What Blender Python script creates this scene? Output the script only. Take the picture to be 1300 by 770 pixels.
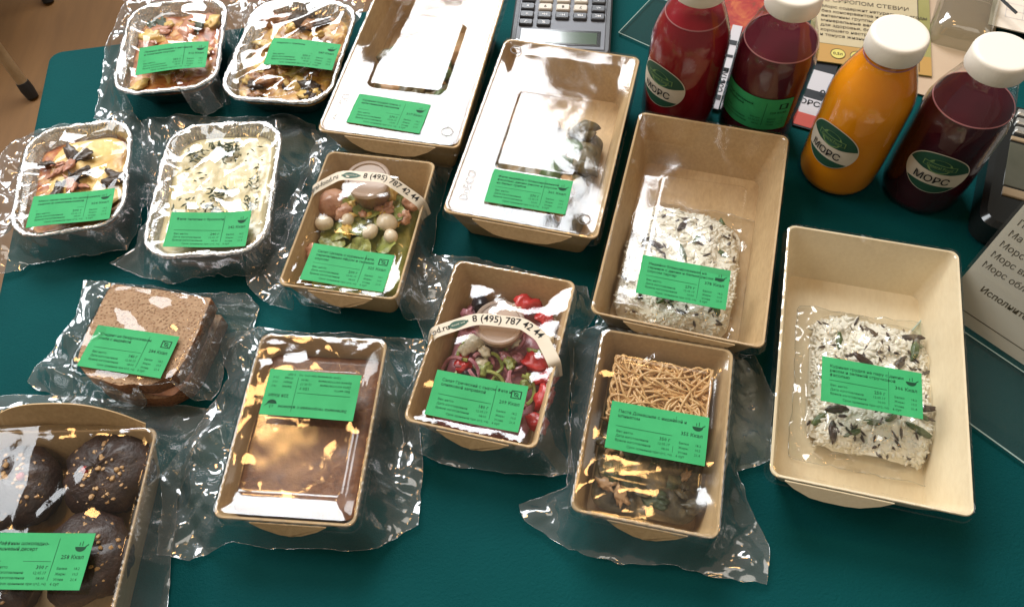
import bpy, math, random
import numpy as np
from mathutils import Vector, Matrix
from mathutils.geometry import delaunay_2d_cdt
R = math.radians
for o in list(bpy.data.objects): bpy.data.objects.remove(o)
SC = bpy.context.scene
COL = SC.collection

# ---------------------------------------------------------------- camera
cam_d = bpy.data.cameras.new('camera'); cam = bpy.data.objects.new('camera', cam_d); COL.objects.link(cam)
PITCH, ROLL = 1.0291237, -0.0665294
fw = Vector((0, math.cos(PITCH), -math.sin(PITCH))); rt = Vector((1, 0, 0)); up = rt.cross(fw)
c, s = math.cos(ROLL), math.sin(ROLL)
r2 = c*rt + s*up; u2 = -s*rt + c*up
cam.matrix_world = Matrix(((r2.x, u2.x, -fw.x, 0), (r2.y, u2.y, -fw.y, 0), (r2.z, u2.z, -fw.z, 0.4821), (0, 0, 0, 1)))
cam_d.sensor_fit = 'HORIZONTAL'; cam_d.sensor_width = 36; cam_d.lens = 1006.4/1300*36
cam_d.clip_start = 0.02; cam_d.clip_end = 50
SC.camera = cam

# ---------------------------------------------------------------- world and lamps
W = bpy.data.worlds.new('World'); SC.world = W; W.use_nodes = True
bgn = W.node_tree.nodes['Background']; bgn.inputs[0].default_value = (1.0, 0.88, 0.74, 1); bgn.inputs[1].default_value = 0.19

def area_lamp(name, loc, target, sx, sy, col, L):
    d = bpy.data.lights.new(name, 'AREA'); d.shape = 'RECTANGLE'; d.size = sx; d.size_y = sy
    d.color = col; d.energy = L*math.pi*sx*sy
    o = bpy.data.objects.new(name, d); COL.objects.link(o); o.location = loc
    o.rotation_euler = (Vector(target)-Vector(loc)).to_track_quat('-Z', 'Y').to_euler()
    return o
# the window ahead and a little to the left, and warm bulbs under the ceiling
area_lamp('window_light', (-0.48, 2.70, 2.58), (-0.15, 0.4, 0.6), 1.7, 1.5, (0.94, 0.97, 1.0), 19)
# unseen lamps added left, right and behind, so the film folds catch light
area_lamp('left_fill_light', (-2.7, 1.4, 2.50), (0, .35, 0), 1.5, 1.9, (0.93, 0.97, 1.0), 9.5)
area_lamp('right_fill_light', (2.9, 0.2, 1.7), (0, .3, 0), 1.2, 1.4, (1.0, 0.95, 0.88), 2.2)
area_lamp('rear_fill_light', (0.2, -1.2, 2.4), (0, .2, 0), 1.2, 1.2, (1.0, 0.93, 0.82), 2.0)
def bulb(loc, r, P):
    d = bpy.data.lights.new('warm_bulb', 'POINT'); d.shadow_soft_size = r; d.energy = P; d.color = (1, 0.56, 0.2)
    o = bpy.data.objects.new('warm_bulb', d); COL.objects.link(o); o.location = loc
for loc in ((-0.85, 1.15, 2.1), (0.30, 0.85, 2.3), (-0.15, -0.35, 2.3), (2.0, 0.1, 2.0), (-1.7, 0.3, 1.9)):
    bulb(loc, 0.10, 12)

SC.view_settings.view_transform = 'Standard'; SC.view_settings.look = 'None'
SC.view_settings.exposure = 0; SC.view_settings.gamma = 1; SC.view_settings.use_curve_mapping = False
SC.render.engine = 'CYCLES'
cy = SC.cycles
cy.max_bounces = 24; cy.transparent_max_bounces = 32; cy.glossy_bounces = 5; cy.diffuse_bounces = 4; cy.transmission_bounces = 8
cy.caustics_reflective = False; cy.caustics_refractive = False; cy.use_denoising = True; cy.sample_clamp_indirect = 6

# ---------------------------------------------------------------- helpers
def link(o, parent=None):
    COL.objects.link(o)
    if parent: o.parent = parent
    return o
def thing(name, label, cat, loc=(0, 0, 0), rz=0, group=None):
    o = bpy.data.objects.new(name, None); COL.objects.link(o); o.empty_display_size = .01
    o.location = loc; o.rotation_euler = (0, 0, rz)
    return tag(o, label, cat, group)
def tag(o, label, cat, group=None):
    o['label'] = label; o['category'] = cat
    if group: o['group'] = group
    return o
class MB:
    def __init__(s): s.v = []; s.f = []; s.m = []; s.n = 0
    def add(s, v, f, mi=0):
        v = [tuple(map(float, q)) for q in v]
        s.v += v; s.f += [tuple(int(i)+s.n for i in q) for q in f]; s.m += [mi]*len(f); s.n += len(v)
        return s
    def build(s, name, mats, parent=None, smooth=True, sharp=35, loc=None):
        me = bpy.data.meshes.new(name); me.from_pydata(s.v, [], s.f)
        if not isinstance(mats, (list, tuple)): mats = [mats]
        for m in mats: me.materials.append(m)
        if len(mats) > 1: me.polygons.foreach_set('material_index', s.m)
        if smooth:
            me.polygons.foreach_set('use_smooth', [True]*len(me.polygons))
            if sharp: me.set_sharp_from_angle(angle=R(sharp))
        me.update()
        o = bpy.data.objects.new(name, me)
        if loc is not None: o.location = loc
        return link(o, parent)
def rr(w, h, r, nc=6, n=None):
    pts = []
    for cx, cy_, a0 in ((w/2-r, h/2-r, 0), (-w/2+r, h/2-r, 90), (-w/2+r, -h/2+r, 180), (w/2-r, -h/2+r, 270)):
        for k in range(nc+1):
            a = R(a0+90*k/nc); pts.append((cx+r*math.cos(a), cy_+r*math.sin(a)))
    p = np.array(pts)
    if n:
        q = np.vstack([p, p[:1]]); d = np.r_[0, np.cumsum(np.linalg.norm(np.diff(q, axis=0), axis=1))]
        t = np.linspace(0, d[-1], n, endpoint=False)
        p = np.stack([np.interp(t, d, q[:, 0]), np.interp(t, d, q[:, 1])], -1)
    return p
def loop3(p, z):
    return np.column_stack([p, np.full(len(p), z) if np.isscalar(z) else z])
def loft(mb, loops, cap0=False, cap1=False, mi=0):
    n = len(loops[0]); v = np.vstack(loops); f = []
    for a in range(len(loops)-1):
        for i in range(n):
            j = (i+1) % n
            f.append((a*n+i, a*n+j, (a+1)*n+j, (a+1)*n+i))
    if cap0: f.append(tuple(range(n-1, -1, -1)))
    if cap1: f.append(tuple(range((len(loops)-1)*n, len(loops)*n)))
    mb.add(v, f, mi)
def box(mb, x0, x1, y0, y1, z0, z1, mi=0, bev=0.0):
    b = bev
    lo = loop3(rr(x1-x0, y1-y0, max(b, 1e-5), 2) + [(x0+x1)/2, (y0+y1)/2], z0)
    if b:
        hi0 = loop3(lo[:, :2], z1-b); hi = loop3(rr(x1-x0-2*b, y1-y0-2*b, b*.6, 2) + [(x0+x1)/2, (y0+y1)/2], z1)
        loft(mb, [lo, hi0, hi], True, True, mi)
    else:
        v = [(x0, y0, z0), (x1, y0, z0), (x1, y1, z0), (x0, y1, z0), (x0, y0, z1), (x1, y0, z1), (x1, y1, z1), (x0, y1, z1)]
        mb.add(v, [(3, 2, 1, 0), (4, 5, 6, 7), (0, 1, 5, 4), (1, 2, 6, 5), (2, 3, 7, 6), (3, 0, 4, 7)], mi)
def lathe(mb, prof, n=48, center=(0, 0), mi=0, cap0=True, cap1=True):
    a = np.linspace(0, 2*np.pi, n, endpoint=False)
    loops = [np.column_stack([center[0]+r*np.cos(a), center[1]+r*np.sin(a), np.full(n, z)]) for r, z in prof]
    loft(mb, loops, cap0, cap1, mi)
def tube(mb, pts, r, n=6, mi=0):
    pts = np.array(pts, float); T = np.gradient(pts, axis=0); T /= np.linalg.norm(T, axis=1)[:, None]+1e-12
    loops = []
    ref = np.array([0, 0, 1.]) if abs(T[0][2]) < .9 else np.array([1., 0, 0])
    a = np.linspace(0, 2*np.pi, n, endpoint=False)
    rr_ = np.broadcast_to(r, len(pts))
    for p, t, q in zip(pts, T, rr_):
        u = np.cross(t, ref); u /= np.linalg.norm(u)+1e-12; w = np.cross(u, t)
        loops.append(p + q*(np.cos(a)[:, None]*u + np.sin(a)[:, None]*w))
    loft(mb, loops, True, True, mi)
# ---- numpy value noise
def vnoise(x, y, seed=0):
    x = np.asarray(x, float)+seed*17.31; y = np.asarray(y, float)-seed*9.77
    xi = np.floor(x); yi = np.floor(y); fx = x-xi; fy = y-yi
    fx = fx*fx*(3-2*fx); fy = fy*fy*(3-2*fy)
    def h(a, b):
        v = np.sin(a*127.1+b*311.7+seed*74.7)*43758.5453
        return v-np.floor(v)
    return (h(xi, yi)*(1-fx)*(1-fy)+h(xi+1, yi)*fx*(1-fy)+h(xi, yi+1)*(1-fx)*fy+h(xi+1, yi+1)*fx*fy)*2-1
def fnoise(x, y, seed=0, oc=3):
    s = 0; a = 1
    for k in range(oc): s = s+a*vnoise(x*2**k, y*2**k, seed+k*3); a *= .5
    return s/1.6
def crumple(x, y, seed, wl, n=6, warp=.55):
    rng = np.random.RandomState(seed); s = 0
    for k in range(n):
        a = rng.uniform(0, np.pi); f = 1/(wl*rng.uniform(.55, 1.9)); ph = rng.uniform(0, 1)
        t = (x*np.cos(a)+y*np.sin(a))*f+ph+warp*vnoise(x/wl*.7, y/wl*.7, seed+k*5+1)
        tri = np.abs(2*(t-np.floor(t+.5)))
        s = s+(tri-.5)/(2*f)
    return s/math.sqrt(n)          # multiply by the wanted slope
def in_poly(P, x, y):
    P = np.asarray(P); r = np.zeros(len(x), bool); j = len(P)-1
    for i in range(len(P)):
        c_ = ((P[i, 1] > y) != (P[j, 1] > y)) & (x < (P[j, 0]-P[i, 0])*(y-P[i, 1])/(P[j, 1]-P[i, 1]+1e-15)+P[i, 0])
        r ^= c_; j = i
    return r
def dist_poly(P, x, y):
    P = np.asarray(P); d = np.full(len(x), 1e9)
    for i in range(len(P)):
        a = P[i]; b = P[(i+1) % len(P)]; ab = b-a
        t = np.clip(((x-a[0])*ab[0]+(y-a[1])*ab[1])/(ab@ab+1e-15), 0, 1)
        d = np.minimum(d, np.hypot(x-a[0]-t*ab[0], y-a[1]-t*ab[1]))
    return d
def densify(P, sp, jit=0, seed=0, closed=True):
    P = np.asarray(P, float); out = []
    for i in range(len(P) if closed else len(P)-1):
        a = P[i]; b = P[(i+1) % len(P)]; n = max(1, int(round(np.linalg.norm(b-a)/sp)))
        for k in range(n): out.append(a+(b-a)*k/n)
    out = np.array(out)
    if jit: out = out+jit*np.column_stack([vnoise(out[:, 0]*160, out[:, 1]*160, seed), vnoise(out[:, 0]*160, out[:, 1]*160, seed+9)])
    return out
def sheet(P, sp, seed=0, jit=0):
    """flat triangulation of the outline P -> verts (n,2), tris"""
    B = densify(P, sp, jit, seed)
    x0, y0 = B.min(0); x1, y1 = B.max(0)
    gx, gy = np.meshgrid(np.arange(x0, x1, sp), np.arange(y0, y1, sp*.87))
    gx = gx+(np.arange(gx.shape[0]) % 2)[:, None]*sp*.5
    gx = gx.ravel(); gy = gy.ravel()
    k = in_poly(B, gx, gy); gx = gx[k]; gy = gy[k]
    k = dist_poly(B, gx, gy) > sp*.45; gx = gx[k]; gy = gy[k]
    pts = [Vector(q) for q in B]+[Vector((a, b)) for a, b in zip(gx, gy)]
    nb = len(B)
    v, e, f, _, _, _ = delaunay_2d_cdt(pts, [(i, (i+1) % nb) for i in range(nb)], [], 1, 1e-7)
    return np.array([(q.x, q.y) for q in v]), f
def rect_sd(x, y, cx, cy_, a, w, h, r):
    u = (x-cx)*math.cos(a)+(y-cy_)*math.sin(a); v = -(x-cx)*math.sin(a)+(y-cy_)*math.cos(a)
    qx = np.abs(u)-w/2+r; qy = np.abs(v)-h/2+r
    return np.hypot(np.maximum(qx, 0), np.maximum(qy, 0))+np.minimum(np.maximum(qx, qy), 0)-r

# ---------------------------------------------------------------- materials
def mat(name):
    m = bpy.data.materials.new(name); m.use_nodes = True; nt = m.node_tree; nt.nodes.clear()
    out = nt.nodes.new('ShaderNodeOutputMaterial'); return m, nt, out
def N(nt, t, **kw):
    n = nt.nodes.new(t)
    for k, v in kw.items():
        if k.startswith('i_'):
            key = k[2:]; n.inputs[int(key) if key.isdigit() else key.replace('_', ' ')].default_value = v
        else: setattr(n, k, v)
    return n
def ramp(nt, fac, stops, interp='LINEAR'):
    n = N(nt, 'ShaderNodeValToRGB'); cr = n.color_ramp; cr.interpolation = interp
    while len(cr.elements) < len(stops): cr.elements.new(.5)
    for e, (p, col) in zip(cr.elements, stops): e.position = p; e.color = (*col, 1)
    nt.links.new(fac, n.inputs[0]); return n.outputs[0]
def noise(nt, scale, detail=4, rough=.55, dist=0, vec=None, dim=None):
    n = N(nt, 'ShaderNodeTexNoise', i_Scale=scale, i_Detail=detail, i_Roughness=rough, i_Distortion=dist)
    tc = vec or N(nt, 'ShaderNodeTexCoord').outputs['Object']
    nt.links.new(tc, n.inputs['Vector']); return n.outputs['Fac']
def bump(nt, h, dist, strength=1, nrm=None):
    b = N(nt, 'ShaderNodeBump', i_Distance=dist, i_Strength=strength); nt.links.new(h, b.inputs['Height'])
    if nrm: nt.links.new(nrm, b.inputs['Normal'])
    return b.outputs[0]
def pbr(name, col, rough=.5, metal=0, spec=.5, coat=0, var=None, vscale=40, bscale=0, bdist=0, sss=0, trans=0, bdetail=4, emis=None):
    """plain surface: base colour with a noise variation and fine relief"""
    m, nt, out = mat(name)
    p = N(nt, 'ShaderNodeBsdfPrincipled', i_Roughness=rough, i_Metallic=metal)
    p.inputs['Base Color'].default_value = (*col, 1); p.inputs['Specular IOR Level'].default_value = spec
    p.inputs['Coat Weight'].default_value = coat; p.inputs['Coat Roughness'].default_value = .08
    if sss: p.inputs['Subsurface Weight'].default_value = sss; p.inputs['Subsurface Radius'].default_value = (.01, .006, .003); p.inputs['Subsurface Scale'].default_value = .5
    if trans: p.inputs['Transmission Weight'].default_value = trans
    if var:
        f = noise(nt, vscale, 5, .6)
        stops = var if isinstance(var[0][1], (tuple, list)) else [(.3, var[0]), (.7, var[1])]
        nt.links.new(ramp(nt, f, stops), p.inputs['Base Color'])
    if bscale: nt.links.new(bump(nt, noise(nt, bscale, bdetail, .6), bdist), p.inputs['Normal'])
    nt.links.new(p.outputs[0], out.inputs[0]); return m
def film(name, f0=.085, tint=(.97, .97, .97), rough=.03, wav=None, fine=None, haze=0.0, hazecol=(.8, .8, .8), gain=1.0):
    """thin clear plastic: see-through with the mirror reflection of its two faces"""
    m, nt, out = mat(name)
    nrm = None
    if wav: nrm = bump(nt, noise(nt, wav[0], 2, .5, .6), wav[1])
    if fine: nrm = bump(nt, noise(nt, fine[0], 3, .6, .3), fine[1], 1, nrm)
    lw = N(nt, 'ShaderNodeLayerWeight', i_Blend=.5)
    if nrm: nt.links.new(nrm, lw.inputs['Normal'])
    pw = N(nt, 'ShaderNodeMath', operation='POWER', i_1=4.0); nt.links.new(lw.outputs['Facing'], pw.inputs[0])
    ma = N(nt, 'ShaderNodeMath', operation='MULTIPLY_ADD', i_1=(.9-f0)*gain, i_2=f0*gain, use_clamp=True); nt.links.new(pw.outputs[0], ma.inputs[0])
    tr = N(nt, 'ShaderNodeBsdfTransparent', i_Color=(*tint, 1)); gl = N(nt, 'ShaderNodeBsdfGlossy', i_Roughness=rough)
    if nrm: nt.links.new(nrm, gl.inputs['Normal'])
    base = tr.outputs[0]
    if haze:
        df = N(nt, 'ShaderNodeBsdfDiffuse', i_Color=(*hazecol, 1)); mh = N(nt, 'ShaderNodeMixShader', i_0=haze)
        nt.links.new(base, mh.inputs[1]); nt.links.new(df.outputs[0], mh.inputs[2]); base = mh.outputs[0]
    mx = N(nt, 'ShaderNodeMixShader'); nt.links.new(ma.outputs[0], mx.inputs[0]); nt.links.new(base, mx.inputs[1]); nt.links.new(gl.outputs[0], mx.inputs[2])
    nt.links.new(mx.outputs[0], out.inputs[0]); return m
def kraft_mat(name, a, b):
    m, nt, out = mat(name)
    p = N(nt, 'ShaderNodeBsdfPrincipled', i_Roughness=.62)
    tc = N(nt, 'ShaderNodeTexCoord').outputs['Object']
    mp = N(nt, 'ShaderNodeMapping'); mp.inputs['Scale'].default_value = (1, .35, 1); nt.links.new(tc, mp.inputs[0])
    f = noise(nt, 420, 6, .65, .4, mp.outputs[0]); g = noise(nt, 22, 3, .5)
    ad = N(nt, 'ShaderNodeMath', operation='MULTIPLY_ADD', i_1=.5); nt.links.new(f, ad.inputs[0])
    h2 = N(nt, 'ShaderNodeMath', operation='MULTIPLY', i_1=.5); nt.links.new(g, h2.inputs[0]); nt.links.new(h2.outputs[0], ad.inputs[2])
    nt.links.new(ramp(nt, ad.outputs[0], [(.35, a), (.65, b)]), p.inputs['Base Color'])
    nt.links.new(bump(nt, f, .0003, .5), p.inputs['Normal'])
    nt.links.new(p.outputs[0], out.inputs[0]); return m
M = {}
M['kraft'] = kraft_mat('kraft_board', (.40, .265, .128), (.57, .402, .212))
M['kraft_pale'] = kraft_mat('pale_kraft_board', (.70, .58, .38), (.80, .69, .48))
M['label'] = pbr('green_paper', (.04, .34, .12), .6, spec=.15, var=((.036, .31, .108), (.046, .36, .13)), vscale=60)
M['ink'] = pbr('black_ink', (.006, .05, .022), .7, spec=.2)
M['inkblack'] = pbr('black_print', (.012, .012, .012), .7, spec=.2)
M['lid'] = film('clear_lid_plastic', .066, (.965, .96, .945), .10, wav=(19, .0015), fine=(90, .0001))
M['lidsmall'] = film('clear_small_lid_plastic', .08, (.97, .965, .95), .12, wav=(20, .0006))
M['lidflat'] = film('clear_lid_plastic_flat', .075, (.96, .955, .94), .06, wav=(22, .0016))
M['bag'] = film('clear_bag_film', .20, (.975, .98, .978), .12, wav=(45, .0009), haze=.075, hazecol=(.84, .87, .87), gain=1.0)
M['pouch'] = film('pouch_film', .08, (.975, .98, .975), .07, wav=(40, .0006))
M['bagedge'] = film('bag_film_edge', .25, (.92, .94, .94), .12, haze=.08)
M['bagtight'] = film('clear_bag_film_tight', .065, (.975, .975, .965), .055, wav=(26, .0006), fine=(110, .00006))
M['emboss'] = film('embossed_lid_plastic', .03, (.72, .70, .68), .3, haze=.1, hazecol=(.35, .33, .3))
M['pet'] = film('clear_bottle_plastic', .06, (.96, .95, .95), .04, fine=(60, .0003))
M['acrylic'] = film('clear_acrylic', .045, (.86, .92, .91), .02, haze=.006)
M['acryledge'] = pbr('acrylic_edge', (.45, .6, .56), .25, spec=.6)

def foil_mat():
    m, nt, out = mat('aluminium_foil')
    p = N(nt, 'ShaderNodeBsdfPrincipled', i_Roughness=.26, i_Metallic=1.0)
    f = noise(nt, 180, 4, .6, 1.2)
    nt.links.new(ramp(nt, f, [(.3, (.58, .57, .55)), (.7, (.88, .87, .85))]), p.inputs['Base Color'])
    nt.links.new(bump(nt, f, .0018, .8), p.inputs['Normal'])
    nt.links.new(p.outputs[0], out.inputs[0]); return m
M['foil'] = foil_mat()
def cloth_mat():
    m, nt, out = mat('teal_tablecloth')
    p = N(nt, 'ShaderNodeBsdfPrincipled', i_Roughness=.7); p.inputs['Specular IOR Level'].default_value = .07
    
    tc = N(nt, 'ShaderNodeTexCoord').outputs['Object']
    big = noise(nt, 7, 4, .6); fine = noise(nt, 520, 3, .75)
    nt.links.new(ramp(nt, big, [(.3, (.0005, .046, .049)), (.7, (.0008, .058, .059))]), p.inputs['Base Color'])
    b1 = bump(nt, fine, .0009, .8); big2 = noise(nt, 16, 2, .5)
    nt.links.new(bump(nt, big2, .002, .35, b1), p.inputs['Normal'])
    nt.links.new(p.outputs[0], out.inputs[0]); return m
M['cloth'] = cloth_mat()
def floor_mat():
    m, nt, out = mat('brown_floor')
    p = N(nt, 'ShaderNodeBsdfPrincipled', i_Roughness=.5)
    tc = N(nt, 'ShaderNodeTexCoord').outputs['Object']
    mp = N(nt, 'ShaderNodeMapping'); mp.inputs['Scale'].default_value = (9, 1.2, 1); mp.inputs['Rotation'].default_value = (0, 0, R(12)); nt.links.new(tc, mp.inputs[0])
    f = noise(nt, 4, 6, .65, .5, mp.outputs[0]); g = noise(nt, 3, 3, .5)
    mx = N(nt, 'ShaderNodeMath', operation='MULTIPLY_ADD', i_1=.55); nt.links.new(f, mx.inputs[0])
    g2 = N(nt, 'ShaderNodeMath', operation='MULTIPLY', i_1=.45); nt.links.new(g, g2.inputs[0]); nt.links.new(g2.outputs[0], mx.inputs[2])
    nt.links.new(ramp(nt, mx.outputs[0], [(.3, (.115, .052, .012)), (.7, (.18, .086, .023))]), p.inputs['Base Color'])
    nt.links.new(p.outputs[0], out.inputs[0]); return m
M['floor'] = floor_mat()

# ---------------------------------------------------------------- lettering
_fc = {}
def text2d(body, size, align='LEFT', bold=0, res=1, spacing=1.0):
    key = (body, align, bold, res, spacing)
    if key not in _fc:
        cu = bpy.data.curves.new('lettering', 'FONT'); cu.body = body; cu.size = 1; cu.align_x = align; cu.align_y = 'BOTTOM_BASELINE'
        cu.resolution_u = res; cu.offset = bold; cu.space_character = spacing
        o = bpy.data.objects.new('lettering', cu); COL.objects.link(o)
        dg = bpy.context.evaluated_depsgraph_get(); me = bpy.data.meshes.new_from_object(o.evaluated_get(dg))
        v = np.array([q.co[:2] for q in me.vertices]).reshape(-1, 2); f = [tuple(q.vertices) for q in me.polygons]
        bpy.data.objects.remove(o); bpy.data.curves.remove(cu); bpy.data.meshes.remove(me); _fc[key] = (v, f)
    v, f = _fc[key]; return v*size, f
class Print:
    """flat print collected in label coordinates, mapped to a surface when built"""
    def __init__(s): s.parts = []
    def text(s, body, x, y, size, align='LEFT', bold=0, rot=0, mi=0, res=1, sx=1.0, spacing=1.0):
        v, f = text2d(body, size, align, bold, res, spacing)
        if len(v) == 0: return
        v = v*[sx, 1]; a = R(rot); v = v@np.array([[math.cos(a), math.sin(a)], [-math.sin(a), math.cos(a)]])
        s.parts.append((v+[x, y], f, mi))
    def rect(s, x0, x1, y0, y1, mi=0): s.parts.append((np.array([(x0, y0), (x1, y0), (x1, y1), (x0, y1)]), [(0, 1, 2, 3)], mi))
    def poly(s, P, mi=0): s.parts.append((np.array(P, float), [tuple(range(len(P)))], mi))
    def ring(s, x, y, rx, ry, w, n=24, mi=0):
        a = np.linspace(0, 2*np.pi, n, endpoint=False)
        v = np.vstack([np.column_stack([x+rx*np.cos(a), y+ry*np.sin(a)]), np.column_stack([x+(rx-w)*np.cos(a), y+(ry-w)*np.sin(a)])])
        s.parts.append((v, [(i, (i+1) % n, n+(i+1) % n, n+i) for i in range(n)], mi))
    def build(s, name, mats, parent, fn):
        mb = MB()
        for v, f, mi in s.parts: mb.add(fn(v), f, mi)
        return mb.build(name, mats, parent, smooth=False)

def label_part(parent, x, y, z, ang, titles, kcal, weight, date, hour, boxed=False, flip=False, bend=0.0, seed=0, w=.058, h=.0304):
    """green product sticker with its print; (x, y, ang) in the parent's axes"""
    if flip: ang += math.pi
    ca, sa = math.cos(ang), math.sin(ang)
    def zz(u, v): return z+bend*(.9*np.cos(u/.029*1.9+seed)+.8*np.sin(v/.015*1.3+seed*2)+.5*np.cos((u+v)/.02+seed))
    def fn(P, dz=.0):
        P = np.asarray(P); return np.column_stack([x+ca*P[:, 0]-sa*P[:, 1], y+sa*P[:, 0]+ca*P[:, 1], zz(P[:, 0], P[:, 1])+dz])
    nx, ny = 18, 10
    gx, gy = np.meshgrid(np.linspace(-w/2, w/2, nx), np.linspace(-h/2, h/2, ny)); g = np.column_stack([gx.ravel(), gy.ravel()])
    mb = MB(); F = [(j*nx+i, j*nx+i+1, (j+1)*nx+i+1, (j+1)*nx+i) for j in range(ny-1) for i in range(nx-1)]
    top = fn(g); bot = fn(g, -.00015); n = len(g)
    mb.add(np.vstack([top, bot]), F+[tuple(q+n for q in reversed(f)) for f in F])
    e = [i for i in range(nx)]+[j*nx+nx-1 for j in range(1, ny)]+[(ny-1)*nx+i for i in range(nx-2, -1, -1)]+[j*nx for j in range(ny-2, 0, -1)]
    mb.add(np.vstack([top, bot]), [(e[k], e[k]+n, e[(k+1) % len(e)]+n, e[(k+1) % len(e)]) for k in range(len(e))])
    lab = mb.build('label', M['label'], parent)
    p = Print()
    for k, t in enumerate(titles): p.text(t, -.0243, .0085-k*.0030, .0027, bold=.012)
    xd = .0098
    p.rect(xd, xd+.00022, -.0105, .0122)
    p.rect(-.0245, xd-.001, -.0004, -.00018)
    for k, t in enumerate(('Вес нетто', 'Дата изготовления', 'Время изготовления')): p.text(t, -.0238, -.0042-k*.0028, .0021)
    for k, t in enumerate((weight, date, hour)): p.text(t, xd-.0018, -.0043-k*.0028, .0029 if k == 0 else .0021, 'RIGHT', bold=.01 if k == 0 else 0)
    p.text('Срок хранения при t(+2..+6)', -.0165, -.0128, .0020); p.text('6 сут', .0120, -.0128, .0021, bold=.012)
    p.text(kcal+' Ккал', .0262, .0012, .0031, 'RIGHT', bold=.012)
    for k, (t, q) in enumerate((('Белки', '18,2'), ('Жиры', '10,5'), ('Углев', '21,4'))):
        p.text(t, .0130, -.0046-k*.0029, .0020); p.text(q, .0258, -.0046-k*.0029, .0020, 'RIGHT')
    if boxed:
        cx, cy_ = .0228, .0083
        for a, b, c_, d in ((-.0033, .0033, .0020, .0026), (-.0033, .0033, -.0026, -.0020), (-.0033, -.0026, -.0026, .0026), (.0026, .0033, -.0026, .0026)): p.rect(cx+a, cx+b, cy_+c_, cy_+d)
        p.ring(cx, cy_, .0014, .0014, .0005, 14); p.poly([(cx-.0024, cy_+.0018), (cx-.0019, cy_+.0020), (cx+.0022, cy_-.0018), (cx+.0018, cy_-.0020)])
    else:
        cx, cy_ = .0228, .0078; a = np.linspace(np.pi, 2*np.pi, 14)
        p.poly(np.column_stack([cx+.0031*np.cos(a), cy_+.0027*np.sin(a)]))
        p.rect(cx-.0010, cx-.0006, cy_+.0005, cy_+.0024); p.rect(cx+.0005, cx+.0009, cy_+.0005, cy_+.0030)
        p.poly([(cx+.0024, cy_+.0003), (cx+.0041, cy_+.0016), (cx+.0044, cy_+.0012), (cx+.0027, cy_-.0002)])
    p.build('print', M['ink'], lab, lambda P: fn(P, .00008))
    return lab

# ---------------------------------------------------------------- setting
mb = MB(); mb.add([(-6, -4, -.74), (6, -4, -.74), (6, 7, -.74), (-6, 7, -.74)], [(0, 1, 2, 3)])
o = mb.build('floor', M['floor'], smooth=False); o['kind'] = 'structure'

TA = R(5.6)
table = thing('table', 'table covered with a smooth dark teal cloth under all the food packs', 'table', (-.4015, .5865, 0), TA)
TW, TD = 1.35, .72
mb = MB(); P0 = rr(TW, TD, .012, 6)+[TW/2, -TD/2]
P1 = rr(TW-.006, TD-.006, .010, 6)+[TW/2, -TD/2]
loft(mb, [loop3(P1, -.03), loop3(P0, -.028), loop3(P0, -.003), loop3(rr(TW-.0018, TD-.0018, .011, 6)+[TW/2, -TD/2], -.0009), loop3(P1, 0)], True, True)
mb.build('tabletop', M['cloth'], table, sharp=60)
M['legmetal'] = pbr('tan_painted_metal', (.36, .25, .13), .35, metal=.35, var=((.30, .20, .10), (.42, .30, .17)), vscale=30)
M['blackrub'] = pbr('black_rubber', (.012, .012, .012), .5)
for lx, ly in ((.06, -.06), (TW-.06, -.06), (.06, -TD+.06), (TW-.06, -TD+.06)):
    mb = MB(); lathe(mb, [(.014, -.74), (.017, -.03)], 16, (lx, ly)); mb.build('leg', M['legmetal'], table)

# chair on the floor beyond the corner of the table
chair = thing('chair', 'chair on the brown floor with tan metal legs and black rubber feet', 'chair', (-1.30, 1.66, -.74), 0)
def leg(p0, p1):
    mb = MB(); p0 = np.array(p0); p1 = np.array(p1)
    tube(mb, [p0+(p1-p0)*t for t in (0, .35, .7, 1)], .0115, 12); lg = mb.build('leg', M['legmetal'], chair)
    mb = MB(); d = (p1-p0)/np.linalg.norm(p1-p0); tube(mb, [p0-d*.008, p0+d*.012, p0+d*.028], [.0125, .0145, .0135], 14); mb.build('rubber_foot', M['blackrub'], lg)
leg((.281, -.316, .01), (.20, -.20, .43)); leg((.238, .005, .01), (.20, .17, .43)); leg((-.22, -.25, .01), (-.18, -.20, .43)); leg((-.22, .22, .01), (-.18, .17, .43))
mb = MB(); lo = rr(.44, .42, .05)
loft(mb, [loop3(lo*.97, .43), loop3(lo, .44), loop3(lo, .455), loop3(lo*.96, .465)], True, True)
M['seat'] = pbr('dark_chair_seat', (.03, .028, .028), .6, bscale=200, bdist=.0005); mb.build('seat', M['seat'], chair)

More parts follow.
